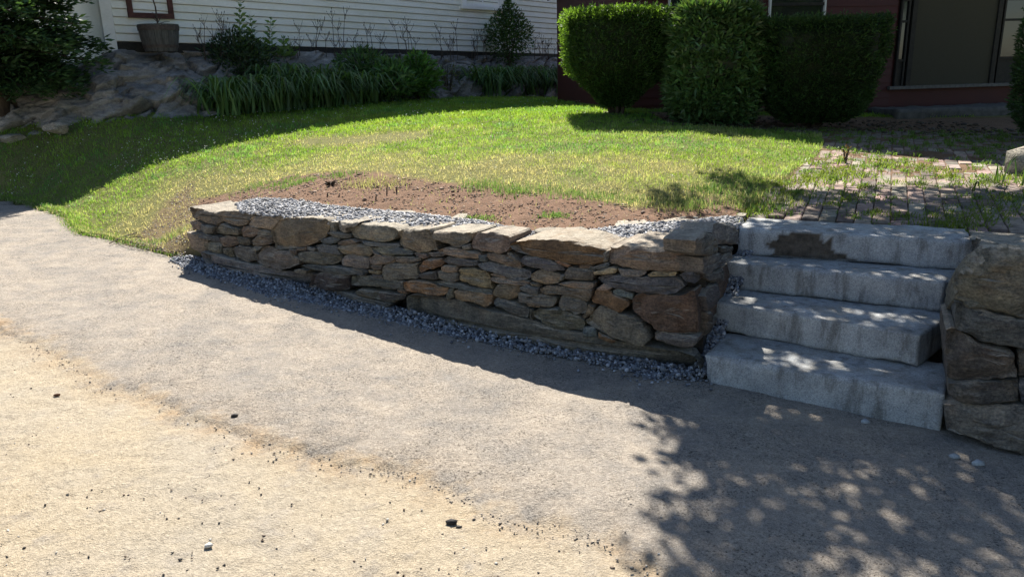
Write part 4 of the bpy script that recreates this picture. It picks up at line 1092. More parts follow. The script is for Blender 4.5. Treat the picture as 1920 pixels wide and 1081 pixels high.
for k in range(420):        # joint lines
    p = spots[rs.randint(len(spots))]; n_ = rs.randint(8, 40)
    q = p + BD * bw * .5 + rs.normal(0, .03, (n_, 2)) * 1.0
    if rs.rand() < .5 and p[1] < 6.0: continue
    wp.append(q); wh.append(rs.uniform(.015, .05, n_)); wc.append(np.array([.13, .22, .05]) * rs.uniform(.6, 1.35, (n_, 1)))
q = np.concatenate(wp)
blades('path_weeds', np.c_[q, T(q[:, 0], q[:, 1]) - .01], np.concatenate(wh), rs.uniform(.004, .011, len(q)), np.concatenate(wc), MAT['grass'], .9, 4, 2)['label'] = 'low green weeds growing in the brick joints'

# ------------------------------------------------------------------ leaf masses
def leaves(P, N, L, W_, C, seed=0, fold=.15):
    """rhombus leaves: base P, direction N (n,3), length L, width W_"""
    rs = np.random.RandomState(seed); n = len(P)
    N = N / (np.linalg.norm(N, axis=1)[:, None] + 1e-9)
    r_ = rs.normal(0, 1, (n, 3)); s_ = np.cross(N, r_); s_ /= np.linalg.norm(s_, axis=1)[:, None] + 1e-9
    u_ = np.cross(s_, N)
    L = np.asarray(L)[:, None]; W_ = np.asarray(W_)[:, None]
    a = P; b = P + N * L * .45 + s_ * W_ / 2 + u_ * W_ * fold; c = P + N * L; d = P + N * L * .45 - s_ * W_ / 2 + u_ * W_ * fold
    V = np.stack([a, b, c, d], 1).reshape(-1, 3)
    F = np.arange(n * 4).reshape(n, 4)
    F = np.concatenate([F[:, [0, 1, 2]], F[:, [0, 2, 3]]])
    return V, F, np.repeat(C, 4, 0)
def leafobj(name, groups, mat, parent, kind='stuff'):
    Vs, Fs, Cs, o = [], [], [], 0
    for V, F, C in groups:
        Vs.append(V); Fs.append(F + o); Cs.append(C); o += len(V)
    return mk(name, np.concatenate(Vs), np.concatenate(Fs), mat, parent, cols=np.concatenate(Cs), kind=kind)
def shell(n, prof, hx, hy, H, seed, power=4, depth=.12, d=(1, 0)):
    """points on a clipped-shrub body: superellipse section scaled by prof(h)"""
    rs = np.random.RandomState(seed); d = np.array(d, float); nn = np.array([-d[1], d[0]])
    h = rs.rand(n); th = rs.uniform(0, 6.283, n); top = rs.rand(n) < .22
    s = prof(h)
    c, s_ = np.cos(th), np.sin(th)
    r = (np.abs(c) ** power + np.abs(s_) ** power) ** (-1 / power)
    rr = np.where(top, np.sqrt(rs.rand(n)), 1 - depth * rs.rand(n) ** 1.5)
    h = np.where(top, 1 - .06 * rs.rand(n) ** 2, h); s = np.where(top, prof(h), s)
    lump = 1 + .08 * fbm(th * 3, h * 5, seed + 3) + .06 * fbm(th * 12, h * 16, seed + 4)
    x, y = c * r * rr * s * hx * lump, s_ * r * rr * s * hy * lump
    z = h * H * (1 + .025 * fbm(x * 3, y * 3, seed + 5))
    nx, ny = np.where(top, 0, c), np.where(top, 0, s_)
    P = np.c_[x * d[0] + y * nn[0], x * d[1] + y * nn[1], z]
    N = np.c_[nx * d[0] + ny * nn[0], nx * d[1] + ny * nn[1], np.where(top, 1.0, .35)]
    return P, N
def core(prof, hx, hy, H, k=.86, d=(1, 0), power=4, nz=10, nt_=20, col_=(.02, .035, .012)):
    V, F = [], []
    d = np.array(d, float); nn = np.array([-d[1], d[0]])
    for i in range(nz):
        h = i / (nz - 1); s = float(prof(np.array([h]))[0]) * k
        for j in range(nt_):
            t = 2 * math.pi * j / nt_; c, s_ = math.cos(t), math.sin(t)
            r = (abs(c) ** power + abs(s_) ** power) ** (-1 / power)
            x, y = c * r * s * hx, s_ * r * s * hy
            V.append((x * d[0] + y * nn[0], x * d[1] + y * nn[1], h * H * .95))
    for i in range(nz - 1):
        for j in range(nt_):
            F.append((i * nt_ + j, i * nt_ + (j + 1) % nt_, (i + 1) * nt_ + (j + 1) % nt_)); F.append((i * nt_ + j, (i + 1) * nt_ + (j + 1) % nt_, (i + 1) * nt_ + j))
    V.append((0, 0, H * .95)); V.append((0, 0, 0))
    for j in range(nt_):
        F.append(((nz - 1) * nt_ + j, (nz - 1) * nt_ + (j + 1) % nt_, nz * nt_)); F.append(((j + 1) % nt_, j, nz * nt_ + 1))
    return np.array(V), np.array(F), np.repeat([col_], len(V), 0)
def hedge(name, label, base, hx, hy, H, z0, prof, n, colr, seed, leafL, leafW, mat='needle', d=(1, 0), power=4, whorl=False, spread=.6, cat='shrub', group=None, cores=True):
    e = empty(name, base); tag(e, label, cat, group)
    P, N = shell(n, prof, hx, hy, H - z0, seed, power, .14, d)
    rs = np.random.RandomState(seed + 1)
    if whorl:
        k = 7; P = np.repeat(P, k, 0); N = np.repeat(N, k, 0); N = N + rs.normal(0, .9, N.shape)
    else:
        N = N + rs.normal(0, spread, N.shape)
    nL = len(P)
    clump = fbm(P[:, 0] * 5 + P[:, 1] * 3, P[:, 2] * 5, seed + 9)
    C = np.array(colr) * (1 + .35 * clump[:, None]) * rs.uniform(.65, 1.4, (nL, 1)) * (1 + rs.normal(0, .08, (nL, 3)))
    C = np.clip(C, .004, .6)
    off = np.array(base) + np.array([0, 0, z0])
    keep_ = rs.rand(nL) < np.clip(1.25 + 1.6 * fbm(P[:, 0] * 9 + P[:, 1] * 7, P[:, 2] * 9, seed + 12), .15, 1); P, N, C = P[keep_], N[keep_], C[keep_]; nL = len(P)
    G = [leaves(P + off, N, leafL * rs.uniform(.6, 1.3, nL), leafW * rs.uniform(.7, 1.2, nL), C, seed)]
    ns = int(n * (.02 if not whorl else .01))     # stray shoots
    P2, N2 = shell(ns, prof, hx, hy, H - z0, seed + 50, power, .02, d)
    N2 = N2 + rs.normal(0, .35, N2.shape) + np.array([0, 0, .5]); N2 /= np.linalg.norm(N2, axis=1)[:, None]
    Pq = np.repeat(P2, 6, 0) + np.repeat(N2, 6, 0) * (np.tile(np.arange(6), ns) * .014)[:, None]; Nq = np.repeat(N2, 6, 0) + rs.normal(0, .55, (ns * 6, 3))
    G.append(leaves(Pq + off, Nq, leafL * rs.uniform(.5, 1.0, ns * 6), leafW * rs.uniform(.7, 1.2, ns * 6), np.clip(np.array(colr) * rs.uniform(.8, 1.9, (ns * 6, 1)), 0, .6), seed + 51))
    if cores:
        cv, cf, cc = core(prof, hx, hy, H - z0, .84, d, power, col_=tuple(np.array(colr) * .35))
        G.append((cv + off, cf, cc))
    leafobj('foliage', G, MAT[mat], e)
    tv = []
    for k in range(6):
        a = rs.uniform(0, 6.28); r0, r1 = rs.uniform(0, .12), rs.uniform(.35, .75)
        b = np.array(base)
        tv.append(tube([b + (math.cos(a) * r0, math.sin(a) * r0, -.05), b + (math.cos(a) * r1 * hx * .5, math.sin(a) * r1 * hy * .5, z0 + .15), b + (math.cos(a) * r1 * hx, math.sin(a) * r1 * hy, z0 + (H - z0) * .55)], [.03, .024, .012], 6))
    V, F = join(tv); mk('stems', V, F, MAT['bark'], e, smooth=True)
    return e
MAT['sunlit_leaf'] = leaf_mat('sunlit_shoots', (1, 1, 1), .6, .5, .3, (1.5, 1.35, .6))  # paler, more translucent leaves paint the sunlit top and left edge of the yew
def fringe(e, base, hx, hy, H, seed):
    rs = np.random.RandomState(seed); n = 2600; b = np.array(base)
    x = rs.uniform(-1, .75, n); y = rs.uniform(-1, 1, n); z = H - .10 + rs.uniform(-.04, .10, n) * (1 - .4 * np.abs(x))
    P = b + np.c_[x * hx, y * hy, z + .03 * fbm(x * 6, y * 6, seed)]; k = rs.rand(n) < .13     # left flank
    hh = rs.uniform(.38, .98, n); lf = np.interp(hh, [.38, .5, 1], [.86, .98, 1.02])
    P[k] = (b + np.c_[-hx * lf, y * hy * .9, hh * H])[k]
    N = np.where(k[:, None], np.array([-1, 0, .5]), np.array([0, 0, 1.0])) + rs.normal(0, .35, (n, 3)); N /= np.linalg.norm(N, axis=1)[:, None]
    Pq = np.repeat(P, 5, 0) + np.repeat(N, 5, 0) * (np.tile(np.arange(5), n) * .016)[:, None]; Nq = np.repeat(N, 5, 0) + rs.normal(0, .6, (n * 5, 3))
    V, F, C = leaves(Pq, Nq, .036 * rs.uniform(.6, 1.3, n * 5), .014 * rs.uniform(.7, 1.2, n * 5), np.array([.11, .22, .038]) * rs.uniform(.5, 1.4, (n * 5, 1)), seed)
    mk('sunlit_shoots', V, F, MAT['sunlit_leaf'], e, cols=C, kind='stuff')
def hz(px, Y): 
    p = UY(px[0], px[1], Y); return p
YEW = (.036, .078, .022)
YEWL = (.042, .09, .022)  # lighter copy of the yew green, paints the shrub in sun brighter
b1 = UY(1185, 215, 10.9); s1 = 10.9 / 1450
prof1 = lambda h: np.interp(h, [0, .12, .3, .45, 1.0], [.22, .45, .8, .97, 1.0])
h1_ = hedge('yew_shrub', 'clipped boxy yew with its top and left edge in sun, leftmost of the front hedge', (1.50, 10.9, float(T(1.5, 10.9))), .67, .55, 1.33, .10, prof1, 34000, YEWL, 1, .05, .016, spread=.55)
fringe(h1_, (1.50, 10.9, float(T(1.5, 10.9))), .68, .56, 1.33, 311)
prof2 = lambda h: np.interp(h, [0, .15, .5, .85, 1.0], [.72, .9, 1.0, .95, .72])
hedge('rhododendron_shrub', 'rhododendron with narrow whorled leaves between the two clipped yews', (2.74, 10.55, float(T(2.74, 10.55))), .62, .55, 1.42, .0, prof2, 3000, (.085, .16, .055), 2, .125, .036, 'glossleaf', power=2.6, whorl=True)
prof3 = lambda h: np.interp(h, [0, .1, .35, .7, 1.0], [.45, .7, .85, 1.0, 1.0])
hedge('yew_shrub', 'dark clipped yew standing fully in shade right of the rhododendron', (3.98, 10.25, float(T(3.98, 10.25))), .77, .55, 1.30, .05, prof3, 34000, YEW, 3, .05, .016, spread=.5)
hedge('yew_shrub', 'dark rounded yew cut by the right edge of the photo beside the porch', (6.45, 9.0, float(T(6.45, 9.0))), .55, .55, 1.55, .05, prof2, 22000, YEW, 4, .05, .016, spread=.5)

# ------------------------------------------------------------------ white house
WA = np.array([-5.95, 12.7]); WD = np.array([.68, .735]); WD /= np.linalg.norm(WD); WN = np.array([WD[1], -WD[0]])   # outward, towards lawn
def UWH(x, y, o=0): return UPL(x, y, WA + WN * o, WD)
pl, pr = UWH(215, 77), UWH(1069, 102)
sL = (pl[:2] - WA) @ WD; sR = (pr[:2] - WA) @ WD
def zs(s): return pl[2] + (pr[2] - pl[2]) * (s - sL) / (sR - sL)
# roof edge of the gable, from the shadow it throws on the lawn
def gable_s(p):     # follow the sun ray from p to the wall plane
    q = np.array(p, float); sv = np.array([SUN.x, SUN.y, SUN.z])
    n = np.array([WN[0], WN[1], 0]); t = (n[:2] @ (WA + WN * .35) - n @ q) / (n @ sv)
    h = q + sv * t; return (h[:2] - WA) @ WD, h[2]
rk = [gable_s(UG(40, 390))] + [gable_s(UT(*q)) for q in ((170, 355), (250, 330), (400, 290), (500, 262), (640, 240), (760, 222), (850, 212), (1000, 203))]
rk = np.array(rk)
pk = np.polyfit(rk[:, 0], rk[:, 1], 1)
def rake(s): return pk[0] * s + pk[1]
print('white gable', np.round(rk, 2).tolist(), 'fit', pk, 'zs', pl[2], pr[2], sL, sR)
wh = empty('white_house', (float(WA[0]), float(WA[1]), 1.2))
tag(wh, 'white clapboard house gable end standing on the rock ledge behind the lawn', 'house')
S_END = 22.0
S_PEAK = 14.5
def topz(s): return rake(s) if s < S_PEAK else rake(S_PEAK) - (s - S_PEAK) * pk[0]
def wpt(s, o, z): return (WA[0] + WD[0] * s + WN[0] * o, WA[1] + WD[1] * s + WN[1] * o, z)
S0 = sL + .02
EXPO = .121
kk = 0
while True:
    zb0 = kk * EXPO
    # clip by the rake
    ss = np.linspace(S0, S_END, 200); okk = np.array([topz(s) - .08 > zs(s) + zb0 + EXPO for s in ss])
    if not okk.any() or kk > 70: break
    a, b = ss[okk][0], ss[okk][-1]
    V = []
    for s in (a, b):
        z_ = zs(s) + zb0
        for o_, dz in ((.008, .004), (.036, 0), (.036, .008), (.016, EXPO - .010), (.008, EXPO - .010)):
            V.append(wpt(s, o_, z_ + dz))
    F = [(i, (i + 1) % 5, 5 + (i + 1) % 5, 5 + i) for i in range(5)] + [(4, 3, 2, 1, 0), (5, 6, 7, 8, 9)]
    mk('clapboard', V, F, MAT['white'], wh)
    kk += 1
# wall body behind the boards, other walls and roof
V = []
bs = [(S0, 1.9), (S_END, 1.9), (S_END, topz(S_END) - .05), (S_PEAK, topz(S_PEAK) - .05), (S0, topz(S0) - .05)]
for o_ in (-.03, -7.5):
    for s, z_ in bs: V.append(wpt(s, o_, z_))
F = [(0, 1, 2, 3, 4), (9, 8, 7, 6, 5)] + [(i, i + 5, (i + 1) % 5 + 5, (i + 1) % 5) for i in range(5)]
mk('wall', V, F, MAT['white'], wh)
for (sa, sb) in ((S0 - .4, S_PEAK), (S_END + .4, S_PEAK)):
    V = []
    for o_ in (.35, -7.9):
        for s in (sa, sb):
            z_ = topz(S_PEAK) if s == S_PEAK else (rake(sa) if sa < S_PEAK else topz(sa))
            V.append(wpt(s, o_, z_)); V.append(wpt(s, o_, z_ - .16))
    F = [(0, 2, 6, 4), (1, 5, 7, 3), (0, 1, 3, 2), (4, 6, 7, 5), (0, 4, 5, 1), (2, 3, 7, 6)]
    mk('roof', V, F, MAT['shingle'], wh)
# skirt board and foundation
V = []
for s in (S0, S_END):
    for o_, dz in ((.0, -.16), (.03, -.16), (.03, -.008), (0, -.008)): V.append(wpt(s, o_, zs(s) + dz))
mk('skirt_board', V, [(0, 1, 5, 4), (1, 2, 6, 5), (2, 3, 7, 6), (3, 0, 4, 7), (3, 2, 1, 0), (4, 5, 6, 7)], MAT['darktrim'], wh)
# corner board at left
V, F = box_vf(wpt(S0 - .09, .0, zs(S0) - .16), .17, .07, max(.5, rake(S0) - zs(S0)), WD); mk('corner_board', V, F, MAT['trim'], wh)
# windows
def window_white(x0, x1, yb, s_w=None):
    a = UWH(x0, yb, .03); b = UWH(x1, yb, .03); sa, sb = (a[:2] - WA) @ WD, (b[:2] - WA) @ WD; z0 = a[2] * .5 + b[2] * .5
    H_ = 1.25; parts_ = []
    fr = []
    for s, wd in ((sa + .06, .12), (sb - .06, .12)): fr.append(box_vf(wpt(s, .03, z0), wd, .06, H_, WD))
    fr.append(box_vf(wpt((sa + sb) / 2, .03, z0 + H_ + .001), sb - sa, .06, .13, WD))
    V, F = join(fr); f_ = mk('window_frame', V, F, MAT['trim'], wh)
    V, F = box_vf(wpt((sa + sb) / 2, .05, z0 - .07), sb - sa + .12, .12, .069, WD); mk('window_sill', V, F, MAT['trim'], f_)
    sw = []
    iw = sb - sa - .24; n_ = 2
    for z_, hh in ((z0 + .001, .05), (z0 + H_ * .5, .05), (z0 + H_ - .05, .05)): sw.append(box_vf(wpt((sa + sb) / 2, .02, z_), iw, .04, hh, WD))
    for t in (0, .5, 1): sw.append(box_vf(wpt(sa + .14 + (iw - .04) * t, .021, z0 + .052), .035, .035, H_ - .11, WD))
    V, F = join(sw); mk('sash', V, F, MAT['trim'], f_)
    V, F = box_vf(wpt((sa + sb) / 2, .006, z0 + .03), iw, .02, H_ - .06, WD); mk('pane', V, F, MAT['glass'], f_)
window_white(866, 943, 13)
window_white(1113, 1166, 18)

# wooden frame on the siding
fo = UWH(241, 33, .05); f1_ = UWH(326, 34, .05); sa, sb = (fo[:2] - WA) @ WD, (f1_[:2] - WA) @ WD; z0 = fo[2]
fe = empty('wooden_frame', wpt((sa + sb) / 2, .05, z0)); tag(fe, 'empty dark red wooden frame hanging on the white siding above the barrel', 'frame')
w_ = .075; fh = 1.0
for nm, s, wd, z_, hh in (('frame_rail', (sa + sb) / 2, sb - sa, z0, w_), ('frame_rail', (sa + sb) / 2, sb - sa, z0 + fh - w_, w_), ('frame_stile', sa + w_ / 2, w_, z0 + w_ + .001, fh - 2 * w_ - .002), ('frame_stile', sb - w_ / 2, w_, z0 + w_ + .001, fh - 2 * w_ - .002)):
    V, F = box_vf(wpt(s, .055, z_), wd, .045, hh, WD); mk(nm, V, F, MAT['redwood'], fe)

# ------------------------------------------------------------------ rock ledge
foot_px = [(-260, 300), (-120, 285), (0, 268), (60, 258), (150, 244), (200, 236), (300, 226), (400, 216), (500, 208), (640, 197), (760, 190), (880, 184), (980, 181), (1080, 179), (1180, 178)]
foot = np.array([UT(*q) for q in foot_px]); foot[:, 2] -= .08
foot[:2] = foot[2] + (foot[:2] - foot[2]) * 1.0
top_s = []
tops = []
for k, f_ in enumerate(foot):
    x = foot_px[k][0]
    if x < 200:
        ty = np.interp(x, [-260, 0, 60, 120, 200], [150, 168, 158, 138, 100]); Yt = f_[1] + np.interp(x, [-260, 200], [1.2, 1.1])
        tops.append(UY(x, ty, Yt))
    else:
        t = UWH(x + 12, 92 + (x - 200) * .018, .01); tops.append(t)
tops = np.array(tops)
nu, nv = 520, 96
uu = np.linspace(0, 1, nu); cum = np.r_[0, np.cumsum(np.linalg.norm(np.diff(foot[:, :2], axis=0), axis=1))]; Lf = cum[-1]; cum /= Lf
ft = np.c_[[np.interp(uu, cum, foot[:, k]) for k in range(3)]].T; tp_ = np.c_[[np.interp(uu, cum, tops[:, k]) for k in range(3)]].T
rs2 = np.random.RandomState(9); seeds = rs2.rand(85, 2) * np.array([Lf, 1.35]); tilt = rs2.normal(0, .13, (85, 2)); hgt = rs2.uniform(-.05, .07, 85)
seedsb = rs2.rand(420, 2) * np.array([Lf, 1.35]); tb2 = rs2.normal(0, .22, (420, 2)); hb = rs2.uniform(-.016, .022, 420)
VV = np.zeros((nv, nu, 3))
fwd = np.array([.45, -.75, .48])
for j in range(nv):
    v = j / (nv - 1)
    p = ft * (1 - v) + tp_ * v
    # bow outwards
    a_ = uu * Lf; b_ = np.full(nu, v * 1.35)
    wa = a_ + .16 * fbm(a_ * 2, b_ * 2, 61); wb = b_ + .12 * fbm(a_ * 2.2, b_ * 2.2, 62)
    dx = (wa[:, None] - seeds[None, :, 0]) * .8; dy = (wb[:, None] - seeds[None, :, 1]) * 1.5
    D = np.hypot(dx, dy); o_ = np.sort(D, axis=1); id_ = np.argmin(D, axis=1)
    crack = np.clip(1 - (o_[:, 1] - o_[:, 0]) / .045, 0, 1) * (fbm(a_ * 1.1, b_ * 1.1, 67) > -.12)
    h = hgt[id_] + tilt[id_, 0] * dx[np.arange(nu), id_] + tilt[id_, 1] * dy[np.arange(nu), id_]
    dx2 = (wa[:, None] - seedsb[None, :, 0]); dy2 = (wb[:, None] - seedsb[None, :, 1]) * 1.8; D2 = np.hypot(dx2, dy2); ib = np.argmin(D2, axis=1); ar = np.arange(nu)
    h = h + hb[ib] + tb2[ib, 0] * dx2[ar, ib] + tb2[ib, 1] * dy2[ar, ib]
    h = h + .07 * fbm(a_ * 1.2, b_ * 2, 63) + .045 * fbm(a_ * 5, b_ * 9, 64) + .02 * fbm(a_ * 15, b_ * 22, 65) - .20 * crack
    h = (h + .16 * math.sin(math.pi * min(1, v * 1.02))) * (1 - max(0, (v - .93) / .07) * .9)
    VV[j] = p + fwd[None] * h[:, None]
V = VV.reshape(-1, 3); F = gridfaces(nu, nv)
# cap strip going back under the house and the slope at left
back = VV[-1].copy(); back[:, 1] += 1.2; back[:, 0] -= .3; back[:, 2] = np.maximum(back[:, 2] + .05, 2.12 + .06 * fbm(uu * 30, uu * 3, 66))
back2 = back.copy(); back2[:, 1] += 9; back2[:, 0] -= 5
V = np.r_[V, back, back2]
for i0, i1 in (((nv - 1) * nu, nv * nu), (nv * nu, (nv + 1) * nu)):
    F = np.r_[F, np.array([(i0 + k, i0 + k + 1, i1 + k + 1, i1 + k) for k in range(nu - 1)])]
def ledge_mat():
    m = M('ledge_rock'); v = m.coord((1, 1, 1), False); vs = m.coord((1, 1, 2.5), False)
    n1 = m.noise(v, 1.6, 6, .6); n2 = m.noise(vs, 7, 6, .65, .5); n3 = m.noise(v, 40, 4, .7)
    c = m.ramp(n1, [(.3, (.15, .143, .135)), (.55, (.26, .248, .23)), (.75, (.42, .41, .40))])
    c = m.mix(.8, c, m.ramp(n2, [(.3, (.5, .5, .5)), (.7, (1.5, 1.5, 1.5))]), 'MULTIPLY')
    c = m.mix(.5, c, m.ramp(n3, [(.3, (.6, .6, .6)), (.7, (1.4, 1.4, 1.4))]), 'MULTIPLY')
    return m.done(m.bsdf(c, .9, m.bump(m.math('ADD', n2, n3), .8, .02), 0, .2))
MAT['ledge'] = ledge_mat()
tag(mk('rock_ledge', V, F, MAT['ledge'], smooth=False, origin=(0, 0, 0)), 'dark cracked bedrock ledge under the white house', None, None, 'structure')
# loose rocks at the foot of the ledge, upper left
for i, (x, y, s, c_, lb) in enumerate([(25, 262, .30, 'l', 'pale angular rock at the foot of the ledge by the left edge'), (105, 238, .22, 'l', 'flat pale rock on the ledge foot above the clover'), (20, 190, .26, 'b', 'brown rounded rock on the ledge at the left edge'),
                                    (8, 125, .24, 'l', 'light block of the low wall behind the dark conifer'), (38, 152, .22, 't', 'tan block under the dark conifer at far left')]):
    p = UY(x, y, 11.0 if y > 200 else 11.6)
    rr_ = np.random.RandomState(300 + i)
    import itertools
    bmv = []
    me_ = ICO.copy()
    # one subdivision
    Vn = [tuple(v) for v in me_]; Fn = []; cache = {}
    def md(a, b):
        k_ = (min(a, b), max(a, b))
        if k_ not in cache:
            mm_ = (np.array(Vn[a]) + np.array(Vn[b])) / 2; mm_ /= np.linalg.norm(mm_); cache[k_] = len(Vn); Vn.append(tuple(mm_))
        return cache[k_]
    Fq = [tuple(f) for f in ICF]
    for _ in range(3):
        Fn = []
        for a, b, c in Fq:
            ab, bc, ca = md(a, b), md(b, c), md(c, a); Fn += [(a, ab, ca), (b, bc, ab), (c, ca, bc), (ab, bc, ca)]
        Fq = Fn; cache = {}
    A = np.array(Vn)
    for _p in range(16):
        pn = rr_.normal(0, 1, 3); pn /= np.linalg.norm(pn); A = A - pn[None] * np.maximum(0, A @ pn - rr_.uniform(.5, .72))[:, None]
    A = A * np.array([1, .7, .5]) * s
    A = np.array([a_ * (1 + .10 * mn.noise(Vector(a_ / s * 1.6) + Vector((i * 7, 0, 0))) + .05 * mn.noise(Vector(a_ / s * 6))) for a_ in A])
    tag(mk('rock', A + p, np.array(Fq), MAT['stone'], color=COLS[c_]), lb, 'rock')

# ------------------------------------------------------------------ barrel planter
bb_ = UWH(303, 97, .42); 
be = empty('barrel_planter', tuple(bb_)); tag(be, 'half barrel planter holding a small bare sapling against the white siding', 'planter')
Rb0, Rb1, Hb = .235, .30, .40
for k in range(18):
    a0, a1 = 2 * math.pi * k / 18 + .012, 2 * math.pi * (k + 1) / 18 - .012
    V = []
    for z_, r_ in ((0, Rb0), (Hb * .5, (Rb0 + Rb1) / 2 + .012), (Hb, Rb1)):
        for a_ in (a0, a1): V.append((bb_[0] + math.cos(a_) * r_, bb_[1] + math.sin(a_) * r_, bb_[2] + z_))
        for a_ in (a1, a0): V.append((bb_[0] + math.cos(a_) * (r_ - .025), bb_[1] + math.sin(a_) * (r_ - .025), bb_[2] + z_))
    F = []
    for r_ in range(2):
        for q_ in range(4): F.append((r_ * 4 + q_, r_ * 4 + (q_ + 1) % 4, (r_ + 1) * 4 + (q_ + 1) % 4, (r_ + 1) * 4 + q_))
    F += [(3, 2, 1, 0), (8, 9, 10, 11)]
    mk('stave', V, F, MAT['barrel'], be)
for z_, h_ in ((.05, .045), (.31, .07)):
    V, F = [], []
    for k in range(36):
        a_ = 2 * math.pi * k / 36
        for zz_, e_ in ((z_, .006), (z_ + h_, .006)):
            r_ = Rb0 + (Rb1 - Rb0) * zz_ / Hb + .012 * (1 - abs(zz_ / Hb - .5) * 2) + .008
            V.append((bb_[0] + math.cos(a_) * r_, bb_[1] + math.sin(a_) * r_, bb_[2] + zz_))
    F = [(2 * k, 2 * ((k + 1) % 36), 2 * ((k + 1) % 36) + 1, 2 * k + 1) for k in range(36)]
    mk('hoop', V, F, MAT['hoop'], be)
V = [(bb_[0] + math.cos(2 * math.pi * k / 24) * (Rb1 - .03), bb_[1] + math.sin(2 * math.pi * k / 24) * (Rb1 - .03), bb_[2] + Hb - .04) for k in range(24)]
mk('potting_soil', V, [tuple(range(24))], MAT['core'], be)
sp_ = empty('bare_sapling', (bb_[0], bb_[1], bb_[2] + Hb - .04)); tag(sp_, 'thin leafless sapling growing in the half barrel', 'sapling')
b_ = np.array([bb_[0], bb_[1], bb_[2] + Hb - .04]); tw = []
tw.append(tube([b_, b_ + (.0, 0, .3), b_ + (-.03, 0, .45), b_ + (-.04, 0, .7), b_ + (0, 0, 1.1)], [.013, .011, .009, .007, .004], 6))
for h_, dx_, dz_, L_ in ((.5, .12, .1, .2), (.35, -.1, .1, .15), (.55, -.15, .18, .3), (.7, .2, .05, .25), (.05, .2, .03, .3), (.08, -.12, .06, .2), (.8, -.15, .15, .25), (.06, .12, .12, .2), (.02, -.06, .2, .16)):
    p0 = b_ + (-.02 if .4 < h_ else 0, 0, h_); tw.append(tube([p0, p0 + (dx_ * .5, .02, dz_ * .9), p0 + (dx_, -.02, dz_)], [.006, .005, .002], 5))
V, F = join(tw); mk('twigs', V, F, MAT['bark'], sp_)

# ------------------------------------------------------------------ red house
RA = UY(1160, 120, 12.2)[:2]; RD = np.array([.985, .17]); RD /= np.linalg.norm(RD); RN = np.array([RD[1], -RD[0]])
def URH(x, y, o=0): return UPL(x, y, RA + RN * o, RD)
def rpt(s, o, z): return (RA[0] + RD[0] * s + RN[0] * o, RA[1] + RD[1] * s + RN[1] * o, z)
def rs_of(x, y, o=0): p = URH(x, y, o); return (p[:2] - RA) @ RD, p[2]
rh = empty('red_house', (float(RA[0]), float(RA[1]), 1.0)); tag(rh, 'dark red clapboard house with shaded windows and screened porch door', 'house')
def ray_red(p):
    q = np.array(p, float); sv = np.array([SUN.x, SUN.y, SUN.z]); n = np.array([RN[0], RN[1], 0])
    t = (n[:2] @ (RA + RN * .4) - n @ q) / (n @ sv); h = q + sv * t; return (h[:2] - RA) @ RD, h[2]
rr = np.array([ray_red(UT(*q)) for q in ((1250, 245), (1400, 258), (1535, 270), (1540, 288), (1700, 297), (1900, 308))])
pr_ = np.polyfit(rr[:, 0], rr[:, 1], 1); pr_[1] -= .38; pr_[0] += .12  # unseen roof slope shaped by its lawn shadow, lowered so sun reaches the yew
print('red rake', np.round(rr, 2).tolist(), pr_)
S_DOOR0 = rs_of(1674, 100)[0]
S_R_END = 9.5; PKS = rr[-1, 0] + 1.2
def rtop(s): return (pr_[0] * s + pr_[1]) if s < PKS else (pr_[0] * PKS + pr_[1]) - (s - PKS) * pr_[0]
zbase = .98
# clapboards on the solid part left of the door
k = 0
wl0, wl1 = rs_of(1252, 8)[0], rs_of(1341, 8)[0]; wr0, wr1 = rs_of(1440, 12)[0], rs_of(1545, 14)[0]; zw = 2.05
while True:
    z0 = zbase + k * .118
    if z0 > 6.3 or k > 48: break
    ss = np.linspace(0.02, S_R_END, 160); okk = np.array([rtop(s) - .12 > z0 + .118 for s in ss])
    if not okk.any(): break
    a, b = ss[okk][0], ss[okk][-1]
    segs = [(a, b)]
    def cut(segs, c0, c1):
        o = []
        for x0, x1 in segs:
            if c1 <= x0 or c0 >= x1: o.append((x0, x1)); continue
            if x0 < c0: o.append((x0, c0))
            if c1 < x1: o.append((c1, x1))
        return o
    if zw - .1 < z0 + .118 and z0 < zw + 1.3: segs = cut(cut(segs, wl0, wl1), wr0, wr1)
    if z0 < 3.75: segs = cut(segs, S_DOOR0, S_DOOR0 + 3.2)
    for x0, x1 in segs:
        if x1 - x0 < .05: continue
        V = []
        for s in (x0, x1):
            for o_, dz in ((0, 0), (.02, 0), (.02, .006), (.006, .121), (0, .121)): V.append(rpt(s, o_, z0 + dz))
        mk('clapboard', V, [(i, (i + 1) % 5, 5 + (i + 1) % 5, 5 + i) for i in range(5)] + [(4, 3, 2, 1, 0), (5, 6, 7, 8, 9)], MAT['red'], rh)
    k += 1
V = []
bs = [(0, .5), (S_R_END, .5), (S_R_END, max(1.2, rtop(S_R_END) - .08)), (PKS, rtop(PKS) - .08), (0, max(2.2, rtop(0) - .08))]
for o_ in (-.02, -4.0):
    for s, z_ in bs: V.append(rpt(s, o_, z_))
mk('wall', V, [(0, 1, 2, 3, 4), (9, 8, 7, 6, 5)] + [(i, i + 5, (i + 1) % 5 + 5, (i + 1) % 5) for i in range(5)], MAT['red'], rh)
for sa, sb in ((-.10, PKS), (2 * PKS + .10, PKS)):
    V = []
    for o_ in (.4, -4.4):
        for s in (sa, sb):
            z_ = rtop(PKS) if s == PKS else rtop(sa) if sa > PKS else pr_[0] * sa + pr_[1]
            V.append(rpt(s, o_, z_)); V.append(rpt(s, o_, z_ - .15))
    mk('roof', V, [(0, 2, 6, 4), (1, 5, 7, 3), (0, 1, 3, 2), (4, 6, 7, 5), (0, 4, 5, 1), (2, 3, 7, 6)], MAT['shingle'], rh)
